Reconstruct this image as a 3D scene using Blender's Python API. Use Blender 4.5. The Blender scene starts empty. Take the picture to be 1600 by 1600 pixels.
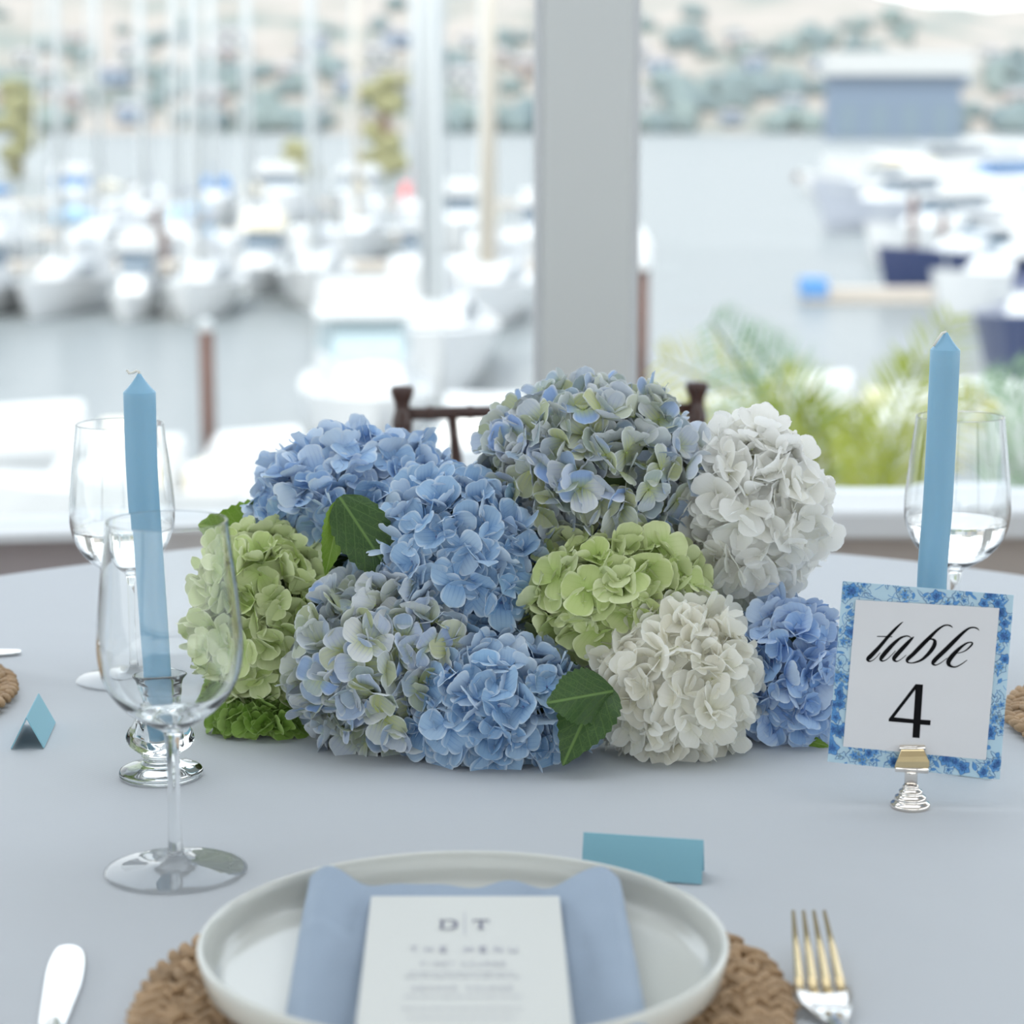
import bpy, bmesh, math, random
from mathutils import Vector, Matrix, noise

S = bpy.context.scene
COL = S.collection
PI = math.pi
random.seed(11)

# ------------------------------------------------------------------ camera
F = 3500.0                       # focal length in pixels of the 1600 px frame
PITCH = math.radians(9.8)
CAM = Vector((0.0, 0.0, 1.20))
TZ = 0.76                        # table cloth top
WZ = -3.9                        # water level
cd = bpy.data.cameras.new('camera')
cd.sensor_fit = 'HORIZONTAL'; cd.sensor_width = 24.0
cd.lens = 24.0 * F / 1600.0
cd.clip_start = 0.05; cd.clip_end = 8000
cam = bpy.data.objects.new('camera', cd); COL.objects.link(cam)
cam.location = CAM; cam.rotation_euler = (PI / 2 - PITCH, 0, 0)
cd.dof.use_dof = True; cd.dof.focus_distance = 1.56; cd.dof.aperture_fstop = 4.2
S.camera = cam

# ------------------------------------------------------------------ world, sun, exposure
wd = bpy.data.worlds.new('sky'); S.world = wd; wd.use_nodes = True
wn = wd.node_tree; wn.nodes.clear()
wo = wn.nodes.new('ShaderNodeOutputWorld'); wb = wn.nodes.new('ShaderNodeBackground')
wt = wn.nodes.new('ShaderNodeTexCoord'); wsep = wn.nodes.new('ShaderNodeSeparateXYZ')
wr = wn.nodes.new('ShaderNodeValToRGB')
wr.color_ramp.elements[0].position = 0.0; wr.color_ramp.elements[0].color = (0.985, 0.99, 1.0, 1)
wr.color_ramp.elements[1].position = 0.7; wr.color_ramp.elements[1].color = (0.74, 0.85, 1.0, 1)
wn.links.new(wt.outputs['Generated'], wsep.inputs[0]); wn.links.new(wsep.outputs['Z'], wr.inputs[0])
wn.links.new(wr.outputs[0], wb.inputs[0]); wn.links.new(wb.outputs[0], wo.inputs[0])
wb.inputs[1].default_value = 1.75
sl = bpy.data.lights.new('sun', 'SUN'); sl.energy = 2.4; sl.angle = math.radians(0.6); sl.color = (1.0, 0.95, 0.86)
so = bpy.data.objects.new('sun', sl); COL.objects.link(so)
so.rotation_euler = (math.radians(32), 0, math.radians(-28)); so.location = (0, 0, 30)
S.view_settings.view_transform = 'Standard'; S.view_settings.look = 'None'
S.view_settings.gamma = 1.0; S.view_settings.use_curve_mapping = False
S.view_settings.exposure = 0.45
S.cycles.use_denoising = True
S.cycles.caustics_refractive = True; S.cycles.caustics_reflective = True
S.cycles.max_bounces = 14; S.cycles.diffuse_bounces = 5; S.cycles.transmission_bounces = 12; S.cycles.transparent_max_bounces = 16

def portal(loc, rot, sx, sy):
    l = bpy.data.lights.new('window_portal', 'AREA'); l.shape = 'RECTANGLE'; l.size = sx; l.size_y = sy
    l.cycles.is_portal = True
    o = bpy.data.objects.new('window_portal', l); COL.objects.link(o); o.location = loc; o.rotation_euler = rot
portal((-1.75, 3.02, 1.5), (-PI / 2, 0, math.radians(9)), 3.4, 1.7)
portal((1.85, 3.42, 1.5), (-PI / 2, 0, 0), 3.4, 1.7)
portal((-3.45, -0.4, 1.34), (0, -PI / 2, 0), 2.3, 6.2)
portal((3.45, 0.0, 1.34), (0, PI / 2, 0), 2.3, 6.6)
portal((0, -3.65, 1.55), (PI / 2, 0, 0), 6.6, 1.85)

# ------------------------------------------------------------------ pixel helpers (photo pixel + distance -> point)
FW = Vector((0, math.cos(PITCH), -math.sin(PITCH))); UP = Vector((0, math.sin(PITCH), math.cos(PITCH))); RT = Vector((1, 0, 0))
def ray(px, py): return FW + RT * ((px - 800) / F) + UP * ((800 - py) / F)
def at(px, py, Y):
    d = ray(px, py); return CAM + d * (Y / d.y)
def onz(px, py, z=TZ):
    d = ray(px, py); return CAM + d * ((z - CAM.z) / d.z)
def mpp(p): return (p - CAM).dot(FW) / F     # metres per pixel at a point

# ------------------------------------------------------------------ materials
def new_mat(name):
    m = bpy.data.materials.new(name); m.use_nodes = True
    return m, m.node_tree, m.node_tree.nodes['Principled BSDF']
def mat(name, c, rough=0.5, metal=0.0, spec=None, bump=None, bump_scale=200, var=0.0, var_scale=8, coat=0, trans=0, ior=None):
    m, nt, b = new_mat(name)
    b.inputs['Base Color'].default_value = (*c, 1); b.inputs['Roughness'].default_value = rough; b.inputs['Metallic'].default_value = metal
    if spec is not None: b.inputs['Specular IOR Level'].default_value = spec
    if coat: b.inputs['Coat Weight'].default_value = coat
    if trans: b.inputs['Transmission Weight'].default_value = trans
    if ior: b.inputs['IOR'].default_value = ior
    if var or bump:
        tc = nt.nodes.new('ShaderNodeTexCoord')
    if var:
        nz = nt.nodes.new('ShaderNodeTexNoise'); nz.inputs['Scale'].default_value = var_scale; nz.inputs['Detail'].default_value = 4
        nt.links.new(tc.outputs['Object'], nz.inputs['Vector'])
        mx = nt.nodes.new('ShaderNodeMix'); mx.data_type = 'RGBA'
        mx.inputs['A'].default_value = (*[max(0, x * (1 - var)) for x in c], 1); mx.inputs['B'].default_value = (*[min(1, x * (1 + var)) for x in c], 1)
        nt.links.new(nz.outputs[0], mx.inputs['Factor']); nt.links.new(mx.outputs['Result'], b.inputs['Base Color'])
    if bump:
        n2 = nt.nodes.new('ShaderNodeTexNoise'); n2.inputs['Scale'].default_value = bump_scale
        nt.links.new(tc.outputs['Object'], n2.inputs['Vector'])
        bp = nt.nodes.new('ShaderNodeBump'); bp.inputs['Strength'].default_value = bump; bp.inputs['Distance'].default_value = 0.002
        nt.links.new(n2.outputs[0], bp.inputs['Height']); nt.links.new(bp.outputs[0], b.inputs['Normal'])
    return m

def pane_mat():
    m = bpy.data.materials.new('window_glass'); m.use_nodes = True; nt = m.node_tree; nt.nodes.clear()
    o = nt.nodes.new('ShaderNodeOutputMaterial'); mx = nt.nodes.new('ShaderNodeMixShader')
    t = nt.nodes.new('ShaderNodeBsdfTransparent'); g = nt.nodes.new('ShaderNodeBsdfGlossy'); g.inputs['Roughness'].default_value = 0.0
    t.inputs[0].default_value = (0.97, 0.985, 0.98, 1)
    fr = nt.nodes.new('ShaderNodeFresnel'); fr.inputs[0].default_value = 1.25
    nt.links.new(fr.outputs[0], mx.inputs[0]); nt.links.new(t.outputs[0], mx.inputs[1]); nt.links.new(g.outputs[0], mx.inputs[2])
    nt.links.new(mx.outputs[0], o.inputs[0]); return m
def glass_mat(name, ior=1.48, c=(1, 1, 1)):
    m = bpy.data.materials.new(name); m.use_nodes = True; nt = m.node_tree; nt.nodes.clear()
    o = nt.nodes.new('ShaderNodeOutputMaterial'); g = nt.nodes.new('ShaderNodeBsdfGlass')
    g.inputs['Color'].default_value = (*c, 1); g.inputs['IOR'].default_value = ior; g.inputs['Roughness'].default_value = 0.0
    nt.links.new(g.outputs[0], o.inputs[0]); return m

M = {}
def frost_mat():
    m = bpy.data.materials.new('added_frosted_rooflight'); m.use_nodes = True; nt = m.node_tree; nt.nodes.clear()
    o = nt.nodes.new('ShaderNodeOutputMaterial'); t = nt.nodes.new('ShaderNodeBsdfTranslucent'); t.inputs[0].default_value = (.56, .57, .57, 1)
    nt.links.new(t.outputs[0], o.inputs[0]); return m
M['frost'] = frost_mat()  # diffusing pane of the added rooflight
M['wall'] = mat('white_paint', (0.80, 0.80, 0.80), 0.6)
M['post'] = mat('post_paint', (0.557, 0.579, 0.574), 0.55, bump=0.02, bump_scale=60)
M['tan'] = mat('tan_wall', (0.452, 0.400, 0.365), 0.7, var=0.05)
M['mauve'] = mat('taupe_wall', (0.392, 0.348, 0.348), 0.7, var=0.05)
M['sill'] = mat('sill_paint', (0.696, 0.713, 0.731), 0.35)
M['floor'] = mat('wood_floor', (0.40, 0.33, 0.27), 0.5, var=0.2, var_scale=3)
M['pane'] = pane_mat()
M['glass'] = glass_mat('clear_glass', 1.46, (0.99, 0.995, 0.995))
M['crystal'] = glass_mat('crystal_glass', 1.5, (0.985, 0.995, 0.995))
M['water_drink'] = glass_mat('drinking_water', 1.33)
M['ceramic'] = mat('cream_ceramic', (0.696, 0.705, 0.661), 0.12, spec=0.5)
M['napkin'] = mat('napkin_cloth', (0.331, 0.409, 0.513), 0.75, bump=0.15, bump_scale=900, var=0.04, var_scale=30)
M['menu'] = mat('menu_paper', (0.731, 0.739, 0.705), 0.6)
M['paper'] = mat('sign_paper', (0.679, 0.679, 0.696), 0.6, var=0.02, var_scale=40)
M['ink'] = mat('black_ink', (0.006, 0.006, 0.007), 0.7, spec=0.08)
M['ink_soft'] = mat('grey_ink', (0.20, 0.20, 0.27), 0.6)
M['ink_pale'] = mat('pale_ink', (0.46, 0.46, 0.53), 0.6)
M['card'] = mat('blue_card', (0.235, 0.487, 0.592), 0.6)
M['card_in'] = mat('blue_card_inside', (0.10, 0.25, 0.48), 0.6)
M['silver'] = mat('polished_silver', (0.85, 0.85, 0.84), 0.12, metal=1.0)
M['gold'] = mat('brushed_gold', (0.78, 0.62, 0.36), 0.22, metal=1.0)
M['chrome'] = mat('champagne_metal', (0.86, 0.80, 0.74), 0.10, metal=1.0)
M['straw'] = mat('woven_rattan', (0.400, 0.261, 0.144), 0.7, var=0.45, var_scale=60, bump=0.4, bump_scale=300)
M['mahogany'] = mat('dark_mahogany', (0.045, 0.016, 0.010), 0.3, coat=0.3, var=0.3, var_scale=20)
M['cushion'] = mat('ivory_cushion', (0.75, 0.73, 0.68), 0.8)
M['wick'] = mat('cotton_wick', (0.75, 0.74, 0.68), 0.9)

def candle_mat():
    m, nt, b = new_mat('pale_blue_wax')
    b.inputs['Base Color'].default_value = (0.230, 0.442, 0.607, 1); b.inputs['Roughness'].default_value = 0.42
    b.inputs['Subsurface Weight'].default_value = 0.35; b.inputs['Subsurface Radius'].default_value = (0.5, 0.8, 1.0); b.inputs['Subsurface Scale'].default_value = 0.006
    return m
M['wax'] = candle_mat()

def cloth_mat():
    m, nt, b = new_mat('white_linen')
    b.inputs['Base Color'].default_value = (0.550, 0.575, 0.605, 1); b.inputs['Roughness'].default_value = 0.8
    b.inputs['Sheen Weight'].default_value = 0.1
    tc = nt.nodes.new('ShaderNodeTexCoord')
    w = nt.nodes.new('ShaderNodeTexWave'); w.inputs['Scale'].default_value = 160; w.bands_direction = 'DIAGONAL'; w.inputs['Distortion'].default_value = 0.6
    nz = nt.nodes.new('ShaderNodeTexNoise'); nz.inputs['Scale'].default_value = 14; nz.inputs['Detail'].default_value = 3
    nt.links.new(tc.outputs['Object'], w.inputs['Vector']); nt.links.new(tc.outputs['Object'], nz.inputs['Vector'])
    b1 = nt.nodes.new('ShaderNodeBump'); b1.inputs['Strength'].default_value = 0.10; b1.inputs['Distance'].default_value = 0.0006
    b2 = nt.nodes.new('ShaderNodeBump'); b2.inputs['Strength'].default_value = 0.10; b2.inputs['Distance'].default_value = 0.01
    nt.links.new(w.outputs['Fac'], b1.inputs['Height']); nt.links.new(nz.outputs[0], b2.inputs['Height'])
    nt.links.new(b2.outputs[0], b1.inputs['Normal']); nt.links.new(b1.outputs[0], b.inputs['Normal'])
    return m
M['cloth'] = cloth_mat()

# ------------------------------------------------------------------ mesh builder
class MB:
    def __init__(s): s.v = []; s.f = []; s.mi = []
    def add(s, vs, fs, mi=0):
        n = len(s.v); s.v += [tuple(v) for v in vs]; s.f += [tuple(i + n for i in f) for f in fs]; s.mi += [mi] * len(fs); return s
    def box(s, c, d, M4=None, mi=0):
        vs = [Vector((c[0] + sx * d[0] / 2, c[1] + sy * d[1] / 2, c[2] + sz * d[2] / 2)) for sz in (-1, 1) for sy in (-1, 1) for sx in (-1, 1)]
        if M4 is not None: vs = [M4 @ v for v in vs]
        return s.add(vs, [(0, 2, 3, 1), (4, 5, 7, 6), (0, 1, 5, 4), (2, 6, 7, 3), (0, 4, 6, 2), (1, 3, 7, 5)], mi)
    def hexa(s, lo, hi, mi=0):
        """eight corners: four below, four above, both in the same order"""
        return s.add(list(lo) + list(hi), [(3, 2, 1, 0), (4, 5, 6, 7), (0, 1, 5, 4), (1, 2, 6, 5), (2, 3, 7, 6), (3, 0, 4, 7)], mi)
    def lathe(s, prof, n=32, c=(0, 0, 0), closed=False, mi=0):
        vs = []; fs = []; k = len(prof)
        for i in range(n):
            a = 2 * PI * i / n
            for r, z in prof: vs.append((c[0] + max(r, 1e-5) * math.cos(a), c[1] + max(r, 1e-5) * math.sin(a), c[2] + z))
        for i in range(n):
            j = (i + 1) % n
            for q in range(k if closed else k - 1):
                q2 = (q + 1) % k
                fs.append((i * k + q, j * k + q, j * k + q2, i * k + q2))
        return s.add(vs, fs, mi)
    def tube(s, pts, r, n=10, mi=0, cap=True):
        pts = [Vector(p) for p in pts]; rs = r if isinstance(r, (list, tuple)) else [r] * len(pts)
        vs = []; fs = []; up = None
        for i, p in enumerate(pts):
            t = (pts[min(i + 1, len(pts) - 1)] - pts[max(i - 1, 0)]).normalized()
            if up is None: up = Vector((0, 0, 1)) if abs(t.z) < 0.9 else Vector((1, 0, 0))
            a = t.cross(up).normalized(); b = a.cross(t).normalized(); up = b
            for k in range(n):
                q = 2 * PI * k / n; vs.append(p + (a * math.cos(q) + b * math.sin(q)) * rs[i])
        for i in range(len(pts) - 1):
            for k in range(n): fs.append((i * n + k, i * n + (k + 1) % n, (i + 1) * n + (k + 1) % n, (i + 1) * n + k))
        if cap: fs.append(tuple(range(n - 1, -1, -1))); fs.append(tuple(range((len(pts) - 1) * n, len(pts) * n)))
        return s.add(vs, fs, mi)
    def ell(s, c, d, M3=None, nu=8, nv=6, mi=0):
        vs = [Vector((0, 0, -1))]; fs = []
        for j in range(1, nv):
            b = -PI / 2 + PI * j / nv
            for i in range(nu):
                a = 2 * PI * i / nu; vs.append(Vector((math.cos(b) * math.cos(a), math.cos(b) * math.sin(a), math.sin(b))))
        vs.append(Vector((0, 0, 1))); top = len(vs) - 1
        for i in range(nu):
            j = (i + 1) % nu
            fs.append((0, 1 + j, 1 + i)); fs.append((top, 1 + (nv - 2) * nu + i, 1 + (nv - 2) * nu + j))
            for q in range(nv - 2): fs.append((1 + q * nu + i, 1 + q * nu + j, 1 + (q + 1) * nu + j, 1 + (q + 1) * nu + i))
        out = []
        for v in vs:
            w = Vector((v.x * d[0], v.y * d[1], v.z * d[2]))
            if M3 is not None: w = M3 @ w
            out.append(w + Vector(c))
        return s.add(out, fs, mi)
    def mesh(s, name, mats, smooth=False):
        me = bpy.data.meshes.new(name); me.from_pydata(s.v, [], s.f)
        for m in (mats if isinstance(mats, (list, tuple)) else [mats]): me.materials.append(m)
        if any(s.mi): me.polygons.foreach_set('material_index', s.mi)
        if smooth: me.polygons.foreach_set('use_smooth', [True] * len(s.f))
        me.update(); return me
    def build(s, name, mats, parent=None, smooth=False, bevel=0, loc=None):
        o = bpy.data.objects.new(name, s.mesh(name, mats, smooth)); COL.objects.link(o)
        if parent is not None: o.parent = parent
        if loc is not None: o.location = loc
        if bevel:
            b = o.modifiers.new('edge', 'BEVEL'); b.width = bevel; b.segments = 2; b.limit_method = 'ANGLE'
        return o

def tag(o, label=None, cat=None, group=None, kind=None):
    if label: o['label'] = label
    if cat: o['category'] = cat
    if group: o['group'] = group
    if kind: o['kind'] = kind
    return o
def thing(name, label, cat, loc=(0, 0, 0), rz=0, group=None):
    o = bpy.data.objects.new(name, None); COL.objects.link(o); o.location = loc; o.rotation_euler = (0, 0, rz); o.empty_display_size = 0.02
    return tag(o, label, cat, group)
def struct(o): o['kind'] = 'structure'; return o
def copy_tree(o, parent=None):
    c = o.copy(); COL.objects.link(c)
    if parent is not None: c.parent = parent
    for ch in list(o.children): copy_tree(ch, c)
    return c
def smooth_line(pts, n):
    """Catmull-Rom through points of any dimension"""
    out = []; P = [pts[0]] + list(pts) + [pts[-1]]
    for i in range(1, len(P) - 2):
        for k in range(n):
            t = k / n
            out.append(tuple(0.5 * ((2 * b) + (-a + c) * t + (2 * a - 5 * b + 4 * c - d) * t * t + (-a + 3 * b - 3 * c + d) * t ** 3)
                             for a, b, c, d in zip(P[i - 1], P[i], P[i + 1], P[i + 2])))
    out.append(tuple(pts[-1])); return out

# ================================================================== ROOM
ZS, ZH, ZC = 0.627, 2.48, 2.60          # sill, window head, ceiling
lp0, lp1 = Vector((-3.55, 2.76)), Vector((0.10, 3.345))      # left window line (glass)
ry_ = 3.48                                                    # right window glass
def wallseg(name, a, b, z0, z1, th, m, parent=None):
    a = Vector(a); b = Vector(b); d = (b - a).normalized(); nrm = Vector((-d.y, d.x)) * th
    pts = [a, b, b + nrm, a + nrm]
    mb = MB().hexa([(p.x, p.y, z0) for p in pts], [(p.x, p.y, z1) for p in pts])
    o = mb.build(name, m, parent)
    if parent is None: struct(o)
    return o
struct(MB().box((0, -0.1, -0.05), (7.3, 7.5, 0.1)).build('floor', M['floor']))
# ceiling with an opening; unseen frosted rooflight added to brighten the table
SX, SY0, SY1 = 1.5, 0.8, 3.0
cm = MB()
for (x0, x1, y0, y1) in ((-5.2, -SX, -5.3, 4.0), (SX, 5.2, -5.3, 4.0), (-SX, SX, -5.3, SY0), (-SX, SX, SY1, 4.0)):
    cm.box(((x0 + x1) / 2, (y0 + y1) / 2, ZC + .06), (x1 - x0, y1 - y0, .12))
struct(cm.build('ceiling', M['wall']))
struct(MB().add([(-SX - .05, SY0 - .05, ZC + .14), (SX + .05, SY0 - .05, ZC + .14), (SX + .05, SY1 + .05, ZC + .14), (-SX - .05, SY1 + .05, ZC + .14)], [(0, 1, 2, 3)]).build('added_rooflight', M['frost']))
# left part of the far wall
off = Vector((0.023, -0.14)).normalized()
inL0, inL1 = lp0 + off * 0.06, lp1 + off * 0.06
wallseg('wall_back_left', inL0, inL1, 0, ZS - 0.012, 0.12, M['mauve'])
wallseg('wall_back_left_header', inL0, inL1, ZH, ZC, 0.12, M['wall'])
wl = wallseg('window_1', lp0, lp1, ZS, ZH, 0.006, M['pane'])
nL = Vector((-(lp1 - lp0).y, (lp1 - lp0).x)).normalized()
f0, f1 = lp0 + off * 0.085, lp1 + off * 0.085
wallseg('trim_1', f0, f1, ZS - 0.012, ZS, 0.16, M['sill'])
# right part
wallseg('wall_back_right', (0.15, ry_ - 0.14), (3.55, ry_ - 0.14), 0, 0.588, 0.2, M['tan'])
wallseg('wall_back_right_header', (0.15, ry_ - 0.06), (3.55, ry_ - 0.06), ZH, ZC, 0.12, M['wall'])
wallseg('window_2', (0.15, ry_), (3.55, ry_), ZS, ZH, 0.006, M['pane'])
wallseg('trim_2', (0.12, ry_ - 0.165), (3.55, ry_ - 0.165), 0.584, ZS, 0.24, M['sill']).modifiers.new('edge', 'BEVEL').width = 0.006
# post between the windows, with a thin frame each side
pl, pr = at(848, 500, 3.26), at(984.5, 500, 3.26)
o = struct(MB().box(((pl.x + pr.x) / 2, 3.41, (ZC) / 2), (pr.x - pl.x, 0.30, ZC)).build('trim_3', M['post'], bevel=0.002))
pf = at(834, 500, 3.31)
struct(MB().box(((pf.x + pl.x) / 2 - 0.0005, 3.335, 1.5), (pl.x - pf.x, 0.05, 1.75)).build('trim_4', M['sill']))
pq = at(996, 500, 3.49)
struct(MB().box(((pr.x + pq.x) / 2 + 0.0005, 3.49, 1.5), (pq.x - pr.x, 0.03, 1.75)).build('trim_5', M['sill']))
# side walls and the wall behind the camera: low wall, header, corner posts, glass
wallseg('wall_left', (-3.5, -3.7), (-3.5, 2.76), 0, 0.2, 0.12, M['wall'])
wallseg('wall_left_header', (-3.5, -3.7), (-3.5, 2.76), ZH, ZC, 0.12, M['wall'])
wallseg('window_3', (-3.55, -3.6), (-3.55, 2.72), 0.2, ZH, 0.006, M['pane'])
wallseg('wall_right', (3.62, -3.7), (3.62, 3.46), 0, 0.2, 0.12, M['wall'])
wallseg('wall_right_header', (3.62, -3.7), (3.62, 3.46), ZH, ZC, 0.12, M['wall'])
wallseg('window_4', (3.56, -3.6), (3.56, 3.4), 0.2, ZH, 0.006, M['pane'])
wallseg('wall_front', (-3.6, -3.82), (3.6, -3.82), 0, ZS, 0.12, M['wall'])
wallseg('wall_front_header', (-3.6, -3.82), (3.6, -3.82), ZH, ZC, 0.12, M['wall'])
wallseg('window_5', (-3.5, -3.76), (3.5, -3.76), ZS, ZH, 0.006, M['pane'])

# ================================================================== OUTDOORS
def tex_mat(name, cols, scale, rough=0.9, detail=5):
    m, nt, b = new_mat(name); tc = nt.nodes.new('ShaderNodeTexCoord'); nz = nt.nodes.new('ShaderNodeTexNoise')
    nz.inputs['Scale'].default_value = scale; nz.inputs['Detail'].default_value = detail
    rp = nt.nodes.new('ShaderNodeValToRGB'); el = rp.color_ramp.elements
    while len(el) < len(cols): el.new(0.5)
    for e, (p, c) in zip(el, cols): e.position = p; e.color = (*c, 1)
    nt.links.new(tc.outputs['Object'], nz.inputs['Vector']); nt.links.new(nz.outputs[0], rp.inputs[0]); nt.links.new(rp.outputs[0], b.inputs['Base Color'])
    b.inputs['Roughness'].default_value = rough; return m
def sea_mat():
    m = bpy.data.materials.new('bay_water'); m.use_nodes = True; nt = m.node_tree; nt.nodes.clear()
    o = nt.nodes.new('ShaderNodeOutputMaterial'); mx = nt.nodes.new('ShaderNodeMixShader'); mx.inputs[0].default_value = .27
    d = nt.nodes.new('ShaderNodeBsdfDiffuse'); d.inputs[0].default_value = (0.204, 0.220, 0.220, 1)
    g = nt.nodes.new('ShaderNodeBsdfGlossy'); g.inputs['Roughness'].default_value = .18
    tc = nt.nodes.new('ShaderNodeTexCoord'); mp = nt.nodes.new('ShaderNodeMapping'); mp.inputs['Scale'].default_value = (0.6, 1.4, 1)
    nz = nt.nodes.new('ShaderNodeTexNoise'); nz.inputs['Scale'].default_value = 1.3; nz.inputs['Detail'].default_value = 4
    bp = nt.nodes.new('ShaderNodeBump'); bp.inputs['Strength'].default_value = 0.35; bp.inputs['Distance'].default_value = 0.25
    nt.links.new(tc.outputs['Object'], mp.inputs[0]); nt.links.new(mp.outputs[0], nz.inputs['Vector'])
    nt.links.new(nz.outputs[0], bp.inputs['Height']); nt.links.new(bp.outputs[0], g.inputs['Normal'])
    nt.links.new(d.outputs[0], mx.inputs[1]); nt.links.new(g.outputs[0], mx.inputs[2]); nt.links.new(mx.outputs[0], o.inputs[0]); return m
M['sea'] = sea_mat()
M['hill'] = tex_mat('dry_hillside', [(0.38, (0.17, 0.19, 0.17)), (0.47, (0.27, 0.245, 0.21)), (0.55, (0.32, 0.28, 0.245))], 0.012)
M['treeline'] = tex_mat('hazed_hill_trees', [(0.35, (0.125, 0.165, 0.175)), (0.65, (0.185, 0.225, 0.21))], 0.03)  # distance haze is put into these greyer, lighter greens
M['gel'] = mat('white_gelcoat', (0.60, 0.60, 0.595), 0.25)
M['deckpaint'] = mat('pale_deck', (0.70, 0.68, 0.63), 0.6)
M['navy'] = mat('navy_hull', (0.025, 0.04, 0.11), 0.4)
M['bluecov'] = mat('blue_canvas', (0.10, 0.26, 0.52), 0.8)
M['paleblue'] = mat('pale_blue_canvas', (0.42, 0.62, 0.80), 0.8)
M['redcov'] = mat('red_canvas', (0.75, 0.12, 0.12), 0.8)
M['cream'] = mat('cream_canvas', (0.75, 0.68, 0.55), 0.8)
M['greycov'] = mat('grey_canvas', (0.35, 0.37, 0.42), 0.8)
M['yellow'] = mat('yellow_paint', (0.70, 0.48, 0.03), 0.5)
M['paleglass'] = mat('pale_windscreen', (0.38, 0.46, 0.48), 0.2)
M['tint'] = mat('tinted_window', (0.16, 0.20, 0.24), 0.1)
M['mast'] = mat('mast_aluminium', (0.44, 0.455, 0.455), 0.4, metal=0.0)
M['mastcream'] = mat('varnished_mast', (0.52, 0.465, 0.39), 0.4)
M['pile'] = mat('creosote_pile', (0.10, 0.045, 0.03), 0.8, var=0.4, var_scale=2)
M['plank'] = mat('dock_planks', (0.48, 0.42, 0.36), 0.8, var=0.2, var_scale=1)
M['shedroof'] = mat('shed_roof', (0.46, 0.46, 0.45), 0.5)
M['shedwall'] = mat('shed_wall', (0.144, 0.189, 0.252), 0.6)
M['dirt'] = mat('garden_soil', (0.30, 0.26, 0.20), 0.9)

struct(MB().box((0, 1050, WZ - 0.5), (3600, 2140, 1.0)).build('water', M['sea']))
struct(MB().box((0, 9, WZ + 0.2), (30, 10.8, 0.8)).build('ground', M['dirt']))
struct(MB().box((0, -0.1, -2.4), (7.6, 7.6, 4.5)).build('wall_foundation', M['wall']))

# far hills
def hill():
    nx, ny = 190, 26; vs = []; fs = []
    for j in range(ny + 1):
        for i in range(nx + 1):
            x = -1600 + 3200 * i / nx; q = j / ny; y = 1380 + 900 * q
            top = 152 - 0.062 * max(0, x - 40) + 14 * noise.noise((x * 0.006, 2.1, 0)) + 8 * math.sin(x * 0.011)
            h = top * (1 - (1 - q) ** 1.7) + 7 * noise.noise((x * 0.02, y * 0.012, 3)) * min(1, q * 6)
            vs.append((x, y, WZ - 1 + max(0, h) + 1.5 * (q > 0)))
    for j in range(ny):
        for i in range(nx):
            a = j * (nx + 1) + i; fs.append((a, a + 1, a + nx + 2, a + nx + 1))
    return MB().add(vs, fs)
def hill_z(x, y):
    q = (y - 1380) / 900
    top = 152 - 0.062 * max(0, x - 40) + 14 * noise.noise((x * 0.006, 2.1, 0)) + 8 * math.sin(x * 0.011)
    return WZ + max(0, top * (1 - (1 - q) ** 1.7) + 7 * noise.noise((x * 0.02, y * 0.012, 3)) * min(1, q * 6))
struct(hill().build('hills', M['hill'], smooth=True))
rnd = random.Random(5)
hpos = []
hw = [mat('house_wall_pale', (0.50, 0.50, 0.48), 0.7), mat('house_wall_sand', (0.42, 0.35, 0.31), 0.7), mat('house_wall_blue', (0.28, 0.34, 0.42), 0.7)]
hr = mat('house_roof', (0.30, 0.28, 0.28), 0.7)
hg = mat('house_glass', (0.06, 0.08, 0.12), 0.2)
protos = []
for k in range(3):
    w, d, h = (14, 10, 7)
    t = thing('hillside_house', 'pale house among the trees on the far hillside', 'house', (0, 0, 0), 0, 'houses on the far hillside')
    MB().box((0, 0, h / 2), (w, d, h)).build('wall', hw[k], t)
    MB().hexa([(-8, -6, h), (8, -6, h), (8, 6, h), (-8, 6, h)], [(-7, -0.2, h + 3), (7, -0.2, h + 3), (7, 0.2, h + 3), (-7, 0.2, h + 3)]).build('roof', hr, t)
    for sx in (-3.6, 3.6): MB().box((sx, -d / 2 - 0.05, h * 0.5), (3.4, 0.2, 3)).build('window', hg, t)
    t['label'] = ['white walled house', 'sand coloured house', 'blue grey house'][k] + ' among the trees on the far hillside'
    protos.append(t)
for i in range(48):
    k = i % 3; t = protos[k] if i < 3 else copy_tree(protos[k])
    x = rnd.uniform(-330, 330); q = rnd.uniform(0.005, 0.30); y = 1384 + 760 * q
    while any(abs(x - a) < 36 and abs(y - b) < 36 for a, b in hpos): x = rnd.uniform(-330, 330); q = rnd.uniform(0.005, 0.30); y = 1384 + 760 * q
    hpos.append((x, y)); t.location = (x, y, hill_z(x, y) + 1.0); t.rotation_euler = (0, 0, rnd.uniform(-0.5, 0.5)); s = rnd.uniform(0.8, 1.5); t.scale = (s, s, s)

mb = MB()
for i in range(1500):
    x = rnd.uniform(-420, 420); q = abs(rnd.gauss(0, 0.16))
    if q > 0.75: continue
    y = 1382 + 760 * q
    if noise.noise((x * 0.013, y * 0.006, 9)) < -0.45 + q * 1.2: continue
    if any(abs(x - a) < 26 and abs(y - b) < 26 for a, b in hpos): continue
    r = rnd.uniform(4, 9); mb.ell((x, y, hill_z(x, y) + r * 0.5), (r * 1.2, r, r * rnd.uniform(0.8, 1.3)), nu=6, nv=4)
tag(mb.build('hillside_trees', M['treeline'], smooth=True), 'dark green trees covering the hillside across the bay', 'trees', kind='stuff')
def wat(px, Y):
    d = Y * math.cos(PITCH) + (CAM.z - WZ) * math.sin(PITCH)
    return Vector(((px - 800) / F * d, Y, WZ))

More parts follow.
